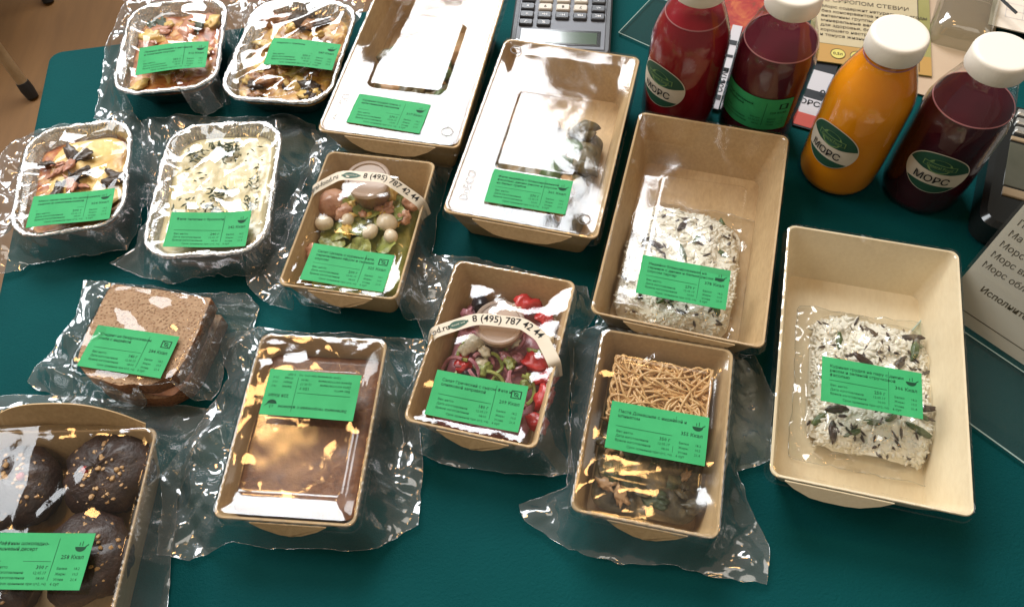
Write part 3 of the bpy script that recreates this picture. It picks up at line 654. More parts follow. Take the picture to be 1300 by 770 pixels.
def rice_pouch(label, cx, cy_, a, w, h, z0, seed, nb, crown=.013):
    p = thing('rice_pouch', label, 'rice pouch', (cx, cy_, .0016), a, 'clear pouches of rice inside the boxes')
    def hf(x, y):
        k = 1+.16*float(fnoise(x*60, y*60, seed+8, 2)); r_ = ((abs(x)/(w*.5*k))**4.5+(abs(y)/(h*.5*k))**4.5)
        return z0*min(1, max(0, 1.25-r_)*3)+crown*max(0, 1-r_)**.7*(.64+.30*float(fnoise(x*80, y*80, seed, 3)))
    V, F = sheet(rr(w*.97, h*.97, .016, 5), .0025, seed)
    mb = MB(); mb.add([(x, y, hf(x, y)+.0004) for x, y in V], F); mb.build('rice_bed', M['rice'], p, sharp=None)
    def samp(rng):
        while True:
            x, y = rng.uniform(-w/2, w/2)*.95, rng.uniform(-h/2, h/2)*.95
            k = 1+.16*float(fnoise(x*60, y*60, seed+8, 2))
            if abs(x/(w*.5*k))**4.5+abs(y/(h*.5*k))**4.5 < .92+.16*rng.rand(): return x, y
    grains(p, 'rice', M['rice'], 1700, seed, samp, .0060, .0012, lambda x, y: hf(x, y)-.0004, .14)
    grains(p, 'wild_rice', M['wild'], 85, seed+1, samp, .0072, .0009, lambda x, y: hf(x, y)+.0006, .12)
    rng = random.Random(seed)
    for k in range(nb):
        x, y = rng.uniform(-.42, .42)*w, rng.uniform(-.42, .42)*h
        put('bean_piece', blob_mesh('bean_piece', M['bean'] if k % 2 == 0 else M['wild'], k % 4, .0074, .0024, .0016, .2), p, (x, y, hf(x, y)+.0012), (rng.uniform(-.3, .3), rng.uniform(-.3, .3), rng.uniform(0, 6)), rng.uniform(.7, 1.15))
    ol = np.array([to_world(cx, cy_, a, *q) for q in rr(w+.016, h+.016, .004, 3)])
    bpy.context.view_layer.update()
    dome = lambda X, Y: np.array([hf(*to_local(cx, cy_, a, i, j)) for i, j in zip(X, Y)])+.0018
    bag(p, ol, (cx, cy_, a, w, h, .012), .004, seed+5, s_top=.30, wl_top=.022, s_flap=.6, dome=dome, name='pouch_film', m=M['pouch'], mt=M['pouch'], lift=.004, sp=.0018)
    return p
rice_pouch('pouch of rice with dark wild grains in the box beside the red bottle', .1205, .3045, A3, .082, .104, .004, 61, 12, .016)
rice_pouch('small pouch of rice and green beans in the pale kraft box', .2262, .2045, A4, .076, .098, .004, 62, 24, .016)

# ================================================================ SALADS, PASTA, CAKE (small trays in bags)
SW, SH, SZ = .0832, .1202, .0363
def small_pack(label, cat, cx, cy_, a, okey, lab, titles, kcal, wt, seed, lid=None, boxed=False, flip=False, s_top=.035, group='small kraft trays sealed in clear bags', dome=None, top=None, km='kraft', sag=0.0):
    t = thing('sealed_tray', label, cat, (cx, cy_, 0), a, group)
    kraft_tray(t, SW, SH, SZ, .0085, .0095, M[km], tabspan=(-.24, .30))
    if lid: clear_lid(t, SW, SH, SZ, lid, rise=-.0040, bowl=True, m=M['lidsmall'], warp=lambda x, y: .00025*fnoise(x*40, y*40, seed, 2))
    top = top or SZ+(.0022 if lid else .0010)
    lx, ly, la = lab; u, v = to_local(cx, cy_, a, lx, ly)
    zl = top+.0012
    label_part(t, u, v, zl, la-a, titles, kcal, wt, '12.05.17', '08:00', boxed=boxed, flip=flip, bend=.00045, seed=seed)
    bpy.context.view_layer.update()
    bag(t, OUT[okey], (cx, cy_, a, SW+.001, SH+.001, .008), top, seed, s_top=s_top, wl_top=.026, s_flap=.8, label=(lx, ly, la, zl-.0006), dome=dome, sag=sag)
    return t
M['spag'] = food_mat('cooked_spaghetti', [(.3, (.60, .34, .13)), (.7, (.74, .49, .23))], 60, .35)
M['egg'] = food_mat('quail_egg', [(.3, (.62, .50, .33)), (.7, (.74, .66, .50))], 40, .35, 60, .0002)
M['yolk'] = food_mat('egg_yolk', [(.3, (.60, .36, .06)), (.7, (.72, .50, .12))], 60, .5)
M['greens'] = food_mat('salad_leaf', [(.3, (.10, .13, .02)), (.55, (.28, .30, .07)), (.75, (.50, .50, .18))], 60, .4)
M['meat'] = food_mat('pink_chicken', [(.3, (.40, .17, .09)), (.7, (.62, .36, .22))], 70)
M['tomato'] = food_mat('red_pepper', [(.3, (.34, .012, .012)), (.7, (.60, .05, .045))], 40, .25)
M['onion'] = food_mat('purple_onion', [(.3, (.26, .06, .09)), (.7, (.52, .26, .28))], 50, .35)
M['feta'] = food_mat('white_cheese_cube', [(.3, (.62, .55, .40)), (.7, (.76, .70, .55))], 70, .5)
M['olive'] = pbr('black_olive', (.015, .012, .016), .25)
M['dressing'] = pbr('brown_dressing', (.36, .18, .05), .3, sss=.0)
M['cupplastic'] = film('frosted_cup_plastic', .08, (.92, .90, .86), .2, haze=.14, hazecol=(.66, .50, .36))
M['cuplid'] = film('frosted_cup_lid', .03, (.94, .90, .85), .35, haze=.34, hazecol=(.78, .60, .48))
def sauce_cup(label, x, y, rz, z0=.006):
    t = thing('sauce_cup', label, 'sauce cup', (x, y, z0), rz, 'small sauce cups in the salad trays')
    mb = MB(); lathe(mb, [(.0122, .0), (.0128, .0008), (.0148, .026), (.0152, .0262)], 40, cap1=False); mb.build('cup', M['cupplastic'], t)
    mb = MB(); lathe(mb, [(.0116, .001), (.0137, .021)], 40); mb.build('dressing', M['dressing'], t)
    mb = MB(); lathe(mb, [(.0166, .0245), (.0168, .0262), (.0166, .0282), (.0155, .0288), (.0140, .0286), (.0134, .0276), (.006, .0276), (.0001, .0277)], 48, cap0=False); mb.build('cup_lid', M['cuplid'], t)
def tape(parent, cxy, a, pts, width, items, ztop=.0425):
    """cream paper band stuck over the pack; pts = world polyline with z"""
    P = np.array(pts, float); Q = []
    for i in range(len(P)-1):
        for k in range(10): Q.append(P[i]+(P[i+1]-P[i])*k/10)
    Q.append(P[-1]); Q = np.array(Q)
    K = np.array([.06, .24, .4, .24, .06]); Qs = Q.copy()
    for _ in range(2):
        pad = np.vstack([Qs[:1]]*2+[Qs]+[Qs[-1:]]*2); Qs = sum(K[j]*pad[j:j+len(Qs)] for j in range(5))
    Q = Qs
    s_ = np.r_[0, np.cumsum(np.linalg.norm(np.diff(Q, axis=0), axis=1))]
    T = np.gradient(Q, axis=0); T[:, 2] = 0; T /= np.linalg.norm(T, axis=1)[:, None]; Nn = np.column_stack([-T[:, 1], T[:, 0]])
    def fn(A, dz=0):
        A = np.asarray(A); X = [np.interp(A[:, 0], s_, Q[:, k]) for k in range(3)]; nx = np.interp(A[:, 0], s_, Nn[:, 0]); ny = np.interp(A[:, 0], s_, Nn[:, 1])
        wx, wy = X[0]+nx*A[:, 1], X[1]+ny*A[:, 1]
        dx, dy = wx-cxy[0], wy-cxy[1]
        return np.column_stack([dx*math.cos(a)+dy*math.sin(a), -dx*math.sin(a)+dy*math.cos(a), X[2]+dz])
    nseg = 70; u = np.linspace(0, s_[-1], nseg); ny = 4; vv = np.linspace(-width/2, width/2, ny)
    g = np.array([(x, y) for x in u for y in vv]); mb = MB()
    mb.add(fn(g), [(i*ny+j, (i+1)*ny+j, (i+1)*ny+j+1, i*ny+j+1) for i in range(nseg-1) for j in range(ny-1)])
    mb.add(fn(g, -.0001), [(i*ny+j+1, (i+1)*ny+j+1, (i+1)*ny+j, i*ny+j) for i in range(nseg-1) for j in range(ny-1)])
    tp = mb.build('paper_band', M['band'], parent)
    p = Print()
    for it in items:
        if it[0] == 'logo':
            x = it[1]; b = np.linspace(0, 2*np.pi, 28, endpoint=False)
            p.poly(np.column_stack([x+.0062*np.cos(b), .0027*np.sin(b)*(1+.1*np.cos(3*b))]), 1)
            p.rect(x-.0070, x+.0070, -.0006, .0010, 1); p.text('General Food', x, -.0003, .0016, 'CENTER', mi=2)
        else: p.text(it[0], it[1], -.0016, it[2], 'LEFT', bold=.014, res=2, sx=it[3] if len(it) > 3 else 1)
    p.build('print', [M['inkblack'], M['emblem'], M['cream']], tp, lambda A: fn(A, .00012))
    return tp
M['band'] = pbr('cream_paper_band', (.62, .54, .42), .6, var=((.58, .50, .38), (.66, .58, .46)), vscale=50)
M['cream'] = pbr('cream_print', (.70, .62, .46), .6)
M['emblem'] = pbr('dark_green_print', (.012, .065, .035), .6)
M['emblem2'] = pbr('light_green_print', (.16, .27, .09), .6)

S1 = (-.103, .3446, R(-13)); S2 = (-.0136, .2365, R(-17)); SP = (.0809, .1765, R(-15.4)); SK = (-.1303, .1931, R(-7.6))
cup1 = (-.0985, .3790); cup2 = (-.0090, .2560)
def cupdome(S, v0):
    def f(x, y):
        u = (x-S[0])*math.cos(S[2])+(y-S[1])*math.sin(S[2]); v = -(x-S[0])*math.sin(S[2])+(y-S[1])*math.cos(S[2])
        return .0105*np.clip(np.minimum((.0601-v)/(.0601-v0), (v+.0601)/(.0601+v0)), 0, 1)*np.clip(1-(np.abs(u)/.0418)**4, 0, 1)
    return f
pk = small_pack('sealed kraft tray of salad with whole quail eggs and a sauce cup', 'salad', *S1, 'sal1', (-.1095, .3042, R(-14.1)),
     ['Салат Цезарь с куриным филе,', 'перепелиным яйцом и сырным', 'соусом'], '325', '200 г', 71, boxed=True, dome=cupdome(S1, .034))
tape(pk, S1[:2], S1[2], [(*to_world(*S1, -.0425, .0195), .022), (*to_world(*S1, -.0412, .0200), .0386), (-.1160, .3775, .0484), (-.0830, .3715, .0484), (*to_world(*S1, .0405, .0195), .0390), (*to_world(*S1, .0426, .0180), .024)], .0085,
     [('general-food.ru', .0060, .0062, .82), ('logo', .0470), ('8 (495) 787 42 44', .0560, .0066, .92)])
pk = small_pack('sealed kraft tray of red pepper and onion salad with a sauce cup', 'salad', *S2, 'sal2', (-.0253, .2000, R(-15.6)),
     ['Салат Греческий с сыром Фета и', 'оливковой заправкой'], '209', '180 г', 72, boxed=True, dome=lambda x, y: 0*x, sag=.0020)
tape(pk, S2[:2], S2[2], [(-.0555, .2478, .024), (-.0520, .2492, .0386), (-.0233, .2570, .0395), (.0060, .2510, .0395), (.0170, .2410, .0392), (*to_world(*S2, .0405, -.0035), .0390), (*to_world(*S2, .0424, -.0065), .024)], .0085,
     [('-food.ru', .0060, .0062, .9), ('logo', .0300), ('8 (495) 787 42 44', .0395, .0070, .95)])
sauce_cup('sauce cup with frosted lid beside the quail eggs', cup1[0], cup1[1], .3, .0125)
sauce_cup('sauce cup with frosted lid among the red peppers', cup2[0], cup2[1], 1.1)
# salad 1 contents
def inS(S, u, v): return to_world(*S, u, v)
g1 = thing('salad_leaves', 'yellow green lettuce leaves under the quail eggs', 'lettuce', (S1[0], S1[1], .0016), S1[2])
lumpy(g1, 'leaf_bed', SW-.020, SH-.026, .010, .008, .004, M['greens'], 44, freq=80, crown=.006)
rng = random.Random(2)
M['leafy'] = M['greens']
for k in range(26):
    mb = MB(); w_ = rng.uniform(.006, .011); L_ = rng.uniform(.010, .018)
    V, F = sheet(np.column_stack([w_*np.cos(np.linspace(0, 6.28, 14, endpoint=False))*(1+.2*np.sin(np.arange(14)*2.1)), L_*np.sin(np.linspace(0, 6.28, 14, endpoint=False))*.6]), .0022, k)
    z = .0025*fnoise(V[:, 0]*220, V[:, 1]*220, k); mb.add(np.column_stack([V, z]), F)
    mb.build('leaf', M['greens'], g1, sharp=None, loc=(rng.uniform(-.024, .026), rng.uniform(-.03, .036), rng.uniform(.015, .019))).rotation_euler = (rng.uniform(-.5, .5), rng.uniform(-.5, .5), rng.uniform(0, 6))
for k in range(22):
    nm, m = (('crouton', M['potato']), ('chicken_shred', M['meat']), ('egg_yolk_bit', M['yolk']))[k % 3]
    put(nm, blob_mesh(nm, m, k % 4, .0048, .0036, .0026, .5), g1, (rng.uniform(-.027, .028), rng.uniform(-.042, .040), rng.uniform(.0185, .0205)), (rng.uniform(-.4, .4), rng.uniform(-.4, .4), rng.uniform(0, 6)), rng.uniform(.6, 1.3))
EG = [(-.1325, .3552, .0068, 'whole quail egg at the left wall of the salad tray'), (-.1155, .3568, .0055, 'small egg piece between the meat and the sauce cup'),
      (-.0868, .3520, .0082, 'largest egg half by the right wall of the salad tray'), (-.0985, .3445, .0064, 'egg half in the middle, just above the green sticker'), (-.0835, .3395, .0058, 'egg half low on the right beside a dark leaf')]
for k, (x, y, r_, l) in enumerate(EG):
    e = put('quail_egg', blob_mesh('quail_egg', M['egg'], k, r_, r_*.85, r_*.75, .05, 20, 12), None, (x, y, .0225), (.2, .1, k*1.3)); tag(e, l, 'egg', 'quail eggs in the salad')
MT = [(-.1270, .3735, .0125, 'large pink chicken lump at the back left of the egg salad'), (-.1190, .3660, .008, 'smaller pink chicken lump touching the sauce cup'), (-.0700, .3700, .007, 'pink chicken bit at the back right of the egg salad'), (-.1390, .3320, .0075, 'pinkish piece at the front left wall of the egg salad')]
for k, (x, y, r_, l) in enumerate(MT):
    e = put('chicken_piece', blob_mesh('salad_chicken', M['meat'], k+3, r_, r_*.85, r_*.7, .25, 20, 12), None, (x, y, .020), (.2, .3, k)); tag(e, l, 'chicken', 'chicken pieces in the egg salad')
# salad 2 contents
g2 = thing('salad_base', 'chopped purple onion and leaves under the pepper pieces', 'salad mix', (S2[0], S2[1], .0016), S2[2])
lumpy(g2, 'leaf_bed', SW-.020, SH-.024, .010, .008, .004, M['onion'], 45, freq=90, crown=.006)
for k in range(24):
    m, nm = ((M['onion'], 'onion_slice'), (M['onion'], 'onion_slice'), (M['greens'], 'leaf'))[k % 3]
    mb = MB(); r_ = rng.uniform(.006, .011); a0 = rng.uniform(0, 6); tube(mb, [(r_*math.cos(a0+t), r_*math.sin(a0+t), .0012*math.sin(3*t)) for t in np.linspace(0, 2.8, 12)], .0013, 6)
    mb.build(nm, m, g2, loc=(rng.uniform(-.024, .022), rng.uniform(-.035, .02), rng.uniform(.017, .021))).rotation_euler = (rng.uniform(-.5, .5), rng.uniform(-.5, .5), 0)
for k in range(26):
    nm, m = (('cucumber_bit', M['greens']), ('pepper_bit', M['tomato']), ('onion_bit', M['onion']), ('cheese_bit', M['feta']))[k % 4]
    put(nm, blob_mesh(nm, m, k % 4, .0050, .0036, .0024, .55), g2, (rng.uniform(-.027, .026), rng.uniform(-.044, .040), rng.uniform(.0175, .0200)), (rng.uniform(-.4, .4), rng.uniform(-.4, .4), rng.uniform(0, 6)), rng.uniform(.6, 1.3))
def chunk(name, m, seed, a, b, c_):
    return blob_mesh(name, m, seed, a, b, c_, .36, 18, 11)
RP = [(.0105, .2755, .010, 'red pepper piece behind the sauce cup'), (.0205, .2655, .009, 'red pepper piece in the back right corner of the tray'), (.0120, .2330, .011, 'red pepper piece right of the sauce cup'), (.0185, .2210, .0095, 'red pepper piece against the right wall'), (.0170, .2060, .010, 'red pepper piece right of the green sticker'), (.0115, .1890, .008, 'red pepper piece at the front right corner'), (-.0330, .2330, .0075, 'red pepper piece by the left wall')]
for k, (x, y, r_, l) in enumerate(RP):
    tag(put('pepper_piece', chunk('pepper_piece', M['tomato'], k % 3, r_*.92, r_*.66, r_*.42), None, (x, y, .021), (.3, .4, k*1.1)), l, 'red pepper', 'red pepper pieces in the salad')
FE = [(-.0260, .2480, .0068, 'white cheese crumble left of the sauce cup'), (-.0330, .2440, .0052, 'smaller cheese crumble by the left wall'), (-.0200, .2420, .0045, 'cheese crumble touching the sauce cup'), (.0200, .2480, .006, 'white cheese crumble at the right wall'), (.0005, .2700, .0058, 'yellow cheese bit behind the sauce cup')]
for k, (x, y, r_, l) in enumerate(FE):
    tag(put('cheese_crumble', chunk('cheese_crumble', M['feta'], k % 3, r_, r_*.8, r_*.7), None, (x, y, .0225), (.3, .2, k)), l, 'cheese', 'cheese crumbles in the pepper salad')
for k, (x, y, l) in enumerate(((-.0215, .2790, 'black olive in the back left of the pepper salad'), (-.0150, .2725, 'black olive just behind the sauce cup'), (-.0300, .2240, 'black olive above the green sticker'))):
    mb = MB(); lathe(mb, [(.0015, -.0068), (.0045, -.0055), (.0062, 0), (.0048, .0052), (.0018, .0066)], 20)
    ol = mb.build('olive', M['olive'], loc=(x, y, .020)); ol.rotation_euler = (1.2, .3, k*1.7); tag(ol, l, 'olive', 'black olives in the pepper salad')

# pasta
PANELP = (.0005, .004, .061, .078)
small_pack('sealed kraft tray of spaghetti with spinach and turkey, front centre', 'pasta', *SP, 'pasta', (.0804, .1711, R(-15.6)),
     ['Паста Домашняя с индейкой и', 'шпинатом'], '355', '350 г', 73, lid=PANELP, s_top=.045, group='small kraft trays sealed in clear bags')
pt = thing('pasta_portion', 'tangle of spaghetti over dark green spinach in the kraft tray', 'pasta', (SP[0], SP[1], .0016), SP[2])
M['spinach'] = food_mat('spinach_and_turkey', [(.3, (.022, .020, .010)), (.5, (.075, .060, .028)), (.66, (.22, .16, .08)), (.82, (.40, .32, .19))], 75)
lumpy(pt, 'spinach_bed', SW-.020, SH-.022, .010, .014, .004, M['spinach'], 46, freq=85, crown=.005)
rg = np.random.RandomState(12); mb = MB()
for k in range(95):
    x0, y0 = rg.uniform(-.030, .030), rg.uniform(.008, .046); a0 = rg.uniform(0, 6.3); cur = rg.normal(0, 62); pts = []
    x, y = x0, y0; zz = rg.uniform(.020, .0275)
    for q in range(46):
        if abs(x) > .0305: a0 = math.pi-a0
        if y > .0475 or y < .004: a0 = -a0
        x = np.clip(x, -.031, .031); y = np.clip(y, .0035, .048)
        pts.append((x, y, zz+.0012*math.sin(q*.5+k))); a0 += (cur+rg.normal(0, 14))*.0022; x += .0022*math.cos(a0); y += .0022*math.sin(a0)
    Pp = np.array(pts); Pp[1:-1] = (Pp[:-2]+Pp[1:-1]*2+Pp[2:])/4; Pp[1:-1] = (Pp[:-2]+Pp[1:-1]*2+Pp[2:])/4
    tube(mb, Pp, .00085, 6)
sp_ = mb.build('spaghetti', M['spag'], pt, sharp=None); sp_['kind'] = 'stuff'
rng = random.Random(8)
for k in range(34):
    m, nm = ((M['herb'], 'spinach_leaf'), (M['chicken'], 'turkey_piece'), (M['spinach'], 'turkey_piece'), (M['herb'], 'spinach_leaf'))[k % 4]
    put(nm, blob_mesh(nm, m, k % 4, .0058, .0036, .0016, .6), pt, (rng.uniform(-.029, .029), rng.uniform(-.042, .008), rng.uniform(.0185, .0205)), (rng.uniform(-.4, .4), rng.uniform(-.4, .4), rng.uniform(0, 6)), rng.uniform(.6, 1.25))
# cake
small_pack('sealed kraft tray of smooth brown baked cheesecake with an upside-down sticker', 'cake tray', *SK, 'cake', (-.1272, .2107, R(-8.3)),
     ['Запеканка творожная с изюмом'], '228', '150 г', 74, lid=(-.0015, -.004, .0655, .080), flip=True, s_top=.04)
M['cake'] = food_mat('brown_baked_crust', [(.28, (.085, .026, .010)), (.45, (.15, .052, .018)), (.6, (.21, .080, .028)), (.78, (.32, .15, .06))], 170, .4, 300, .0009, .4)
ck = thing('baked_slab', 'flat brown slab of baked cheesecake in the kraft tray', 'cake', (SK[0], SK[1], .0016), SK[2])
mb = MB(); w_, h_ = SW-.0185, SH-.021
V, F = sheet(rr(w_+.010, h_+.006, .006, 6), .003, 3); d = -rect_sd(V[:, 0], V[:, 1], 0, 0, 0, w_+.010, h_+.006, .006)
mb.add(np.column_stack([V, .0225+.0012*fnoise(V[:, 0]*40, V[:, 1]*40, 4)-.003*np.clip(1-d/.004, 0, 1)**2]), F)
lp = rr(w_+.010, h_+.006, .006, 6); loft(mb, [loop3(rr(w_-.001, h_-.001, .006, 6), .0004), loop3(lp, .0198)], True)
mb.build('slab', M['cake'], ck, sharp=None)

# ================================================================ SANDWICH
def bread_mat(name, a, b, pore):
    m, nt, out = mat(name); p = N(nt, 'ShaderNodeBsdfPrincipled', i_Roughness=.8)
    f = noise(nt, 170, 8, .78, .8); v = N(nt, 'ShaderNodeTexVoronoi', i_Scale=520.0); nt.links.new(N(nt, 'ShaderNodeTexCoord').outputs['Object'], v.inputs['Vector'])
    col = ramp(nt, f, [(.3, a), (.7, b)]); pr = ramp(nt, v.outputs['Distance'], [(.10, (0, 0, 0)), (.5, (1, 1, 1))])
    mx = N(nt, 'ShaderNodeMix', data_type='RGBA'); nt.links.new(pr, mx.inputs[0]); mx.inputs[6].default_value = (*pore, 1); nt.links.new(col, mx.inputs[7])
    nt.links.new(mx.outputs[2], p.inputs['Base Color'])
    mul = N(nt, 'ShaderNodeMath', operation='MULTIPLY'); nt.links.new(pr, mul.inputs[0]); nt.links.new(f, mul.inputs[1])
    nt.links.new(bump(nt, mul.outputs[0], .0012), p.inputs['Normal']); nt.links.new(p.outputs[0], out.inputs[0]); return m
M['crumb'] = bread_mat('brown_bread_crumb', (.36, .21, .115), (.54, .36, .22), (.29, .155, .08))
M['crust'] = bread_mat('dark_bread_crust', (.16, .06, .022), (.30, .13, .05), (.12, .045, .02))
SD = (-.2440, .2640, R(-13.5))
sw = thing('bread_sandwich', 'brown bread sandwich sealed in a clear bag with a green sticker', 'sandwich', (SD[0], SD[1], 0), SD[2])
def slice_(z0, z1, name, sx=1.0, seed=0):
    top = [(-.0345, .0345), (-.012, .0352), (.016, .0348), (.0350, .0340), (.0366, .0325), (.0372, .010), (.037, -.012), (.034, -.024), (.022, -.033), (.002, -.037), (-.020, -.035), (-.033, -.026), (-.0365, -.010), (-.0368, .012), (-.0362, .0325)]
    P = densify(top, .003); P = P*sx+.0006*np.column_stack([vnoise(P[:, 0]*150, P[:, 1]*150, seed), vnoise(P[:, 0]*150, P[:, 1]*150, seed+3)])
    mb = MB(); cen = P.mean(0); g = lambda k: cen+(P-cen)*k
    loft(mb, [loop3(g(.99), z0), loop3(g(1), z0+.0007), loop3(g(1), z1-.0007), loop3(g(.988), z1)], True, False, 1)
    V, F = sheet(g(.988), .003, seed); mb.add(np.column_stack([V, z1+.0007*fnoise(V[:, 0]*60, V[:, 1]*60, seed)]), F, 0)
    return mb.build(name, [M['crumb'], M['crust']], sw, sharp=50)
slice_(.0015, .0140, 'bread_slice', 1.0, 1); slice_(.0225, .0355, 'bread_slice', 1.0, 2)
mb = MB(); P = rr(.070, .066, .014, 6, 90); k = np.arange(90)
loft(mb, [loop3(P*.94, .0138), loop3(P*(1.0+.03*vnoise(k*.35, k*0, 3))[:, None], .0172), loop3(P*(1.01+.03*vnoise(k*.4, k*0, 5))[:, None], .0198), loop3(P*.95, .0218)], True, True)
mb.build('sandwich_filling', M['ham'], sw)
u, v = to_local(*SD, -.2481, .2507)
label_part(sw, u, v, .0382, R(-13.7)-SD[2], ['Сэндвич на бездрожжевом', 'хлебе с индейкой'], '284', '140 г', '12.05.17', '08:00', boxed=True, bend=.00045, seed=5)
bpy.context.view_layer.update()
bag(sw, OUT['sand'], (SD[0], SD[1], SD[2], .074, .071, .012), .0371, 81, s_top=.055, wl_top=.034, s_flap=.8, label=(-.2481, .2507, R(-13.7), .0382))

# ================================================================ MUFFINS
MU = (-.2800, .1120, R(-3))
mp_ = thing('muffin_pack', 'kraft tray of chocolate muffins in a clear bag at the front left', 'muffin pack', (MU[0], MU[1], 0), MU[2])
kraft_tray(mp_, BW, BH-.006, .037, .0100, .012, M['kraft'], tab=False)
mb = MB(); y = (BH-.006)/2; xs = np.linspace(-.047, .047, 24); hh_ = .024*np.clip(1-(np.abs(xs+.002)/.049)**2.6, .02, 1)
fr_ = [(x, y-.0012, .0350) for x in xs]+[(x, y+.0025+.004*(q/.024), .0366+q) for x, q in zip(xs, hh_)]; bk_ = [(x, yy+.0008, z-.0003) for x, yy, z in fr_]
k = len(xs); mb.add(fr_+bk_, [(i, i+1, k+i+1, k+i) for i in range(k-1)]+[(3*k+i, 3*k+i+1, 2*k+i+1, 2*k+i) for i in range(k-1)]+[(k+i, k+i+1, 3*k+i+1, 3*k+i) for i in range(k-1)]+[(0, k, 3*k, 2*k), (k-1, 3*k-1, 4*k-1, 2*k-1)])
mb.build('back_flap', M['kraft'], mp_, smooth=False)
M['choc'] = food_mat('chocolate_muffin', [(.3, (.012, .005, .004)), (.6, (.036, .014, .008)), (.8, (.075, .032, .016))], 90, .5, 130, .0022, .2)
M['nut'] = food_mat('chopped_nut', [(.3, (.30, .15, .045)), (.7, (.50, .30, .12))], 90, .5)
M['berry'] = pbr('red_berry', (.32, .02, .015), .25)
MF = [(-.2510, .1735, 'chocolate muffin with nut crumbs at the back right of the pack'), (-.3070, .1690, 'chocolate muffin behind the sticker in the left half of the pack'), (-.2525, .1235, 'chocolate muffin beside the sticker, lower right'), (-.3060, .1130, 'chocolate muffin under the sticker of the pack')]
rng = random.Random(4)
for k, (x, y, l) in enumerate(MF):
    t = thing('muffin', l, 'muffin', (x, y, .0022), k*1.1, 'chocolate muffins in the pack')
    mb = MB(); n = 56; th = np.linspace(0, 2*np.pi, n, endpoint=False); L_ = []; t.scale = (1.04, 1.04, .92)
    for r_, z in ((.0165, 0), (.0205, .018), (.0245, .021), (.0258, .0255), (.0245, .031), (.0195, .0362), (.0120, .0395), (.0050, .0410), (.0008, .0413)):
        q = r_*(1+(.10*vnoise(np.cos(th)*2+z*60, np.sin(th)*2, k)+.06*vnoise(np.cos(th)*5+z*160, np.sin(th)*5, k+2))*(z > .019)+(.02*np.sin(th*18) if z < .02 else 0))
        L_.append(np.column_stack([q*np.cos(th), q*np.sin(th), z+(.0022*vnoise(np.cos(th)*2.5, np.sin(th)*2.5+r_*110, k+4)+.0012*vnoise(np.cos(th)*6, np.sin(th)*6+r_*240, k+6))*(z > .02)]))
    loft(mb, L_, True, True); body = mb.build('muffin_body', M['choc'], t, sharp=None)
    mb = MB()
    for q in range(80):
        r_ = .021*math.sqrt(rng.random()); a = rng.uniform(0, 6.3); z = .0415-.0095*(r_/.0225)**2.2; sz = rng.uniform(.0006, .0021)
        b = blob_mesh('nut_crumb', M['nut'], q % 4, 1, .8, .6, .3, 6, 4); vv = np.array([w.co[:] for w in b.vertices])
        ca, sa = math.cos(a*3), math.sin(a*3); vv = np.column_stack([vv[:, 0]*ca-vv[:, 1]*sa, vv[:, 0]*sa+vv[:, 1]*ca, vv[:, 2]])*sz
        mb.add(vv+[r_*math.cos(a), r_*math.sin(a), z], [tuple(w.vertices) for w in b.polygons])
    o = mb.build('nut_crumbs', M['nut'], t, smooth=False); o['kind'] = 'stuff'
    for q in range(1):
        r_ = .012*rng.random()+.003; a = rng.uniform(0, 6.3); put('berry', blob_mesh('berry', M['berry'], q, .0026, .0024, .002, .1, 10, 7), t, (r_*math.cos(a), r_*math.sin(a), .0412-.006*(r_/.0225)**2))
lx, ly, la = -.2690, .1180, R(-4)
u, v = to_local(*MU, lx, ly)
label_part(mp_, u, v, .0482, la-MU[2], ['Маффины шоколадно-', 'вишневый десерт'], '258', '300 г', '12.05.17', '08:00', bend=.0004, seed=8)
bpy.context.view_layer.update()
def mdome(x, y): return -.105*np.maximum(0, x+.287)+.0006*fnoise(x*35, y*35, 5, 2)
bag(mp_, OUT['muf'], (MU[0], MU[1], MU[2], BW, BH-.006, .008), .0468, 91, s_top=.05, wl_top=.03, s_flap=.4, label=(lx, ly, la, .0470), dome=mdome)

# ================================================================ BOTTLES
M['cap'] = pbr('cream_white_plastic_cap', (.80, .74, .64), .42, spec=.4)
def juice(name, a, b, sss=0):
    m, nt, out = mat(name); p = N(nt, 'ShaderNodeBsdfPrincipled', i_Roughness=.18)
    nt.links.new(ramp(nt, noise(nt, 26, 4, .6, .8), [(.3, a), (.7, b)]), p.inputs['Base Color'])
    if sss: p.inputs['Subsurface Weight'].default_value = sss; p.inputs['Subsurface Radius'].default_value = (.02, .008, .002); p.inputs['Subsurface Scale'].default_value = .6
    p.inputs['Specular IOR Level'].default_value = .35
    nt.links.new(p.outputs[0], out.inputs[0]); return m
M['jred'] = juice('red_berry_drink', (.21, .006, .013), (.28, .012, .020))
M['jdark'] = juice('dark_berry_drink', (.040, .004, .009), (.060, .007, .012))
M['jwine'] = juice('wine_red_drink', (.070, .005, .012), (.10, .010, .018))
M['jor'] = juice('orange_drink', (.84, .28, .005), (.90, .35, .012), .15)
M['meniscus_glint'] = pbr('drink_line_highlight', (.42, .16, .16), .25, spec=.7)  # refraction highlight at the liquid level, painted as a pinkish ring
M['oval'] = pbr('cream_sticker', (.62, .55, .43), .55)
PROF = [(.0215, .0006), (.0255, .0010), (.0276, .0035), (.0288, .0085), (.0290, .030), (.0289, .060), (.0288, .077), (.0281, .084), (.0262, .0915), (.0232, .0995), (.0203, .1065), (.0184, .1120), (.0176, .1160), (.0176, .1195)]
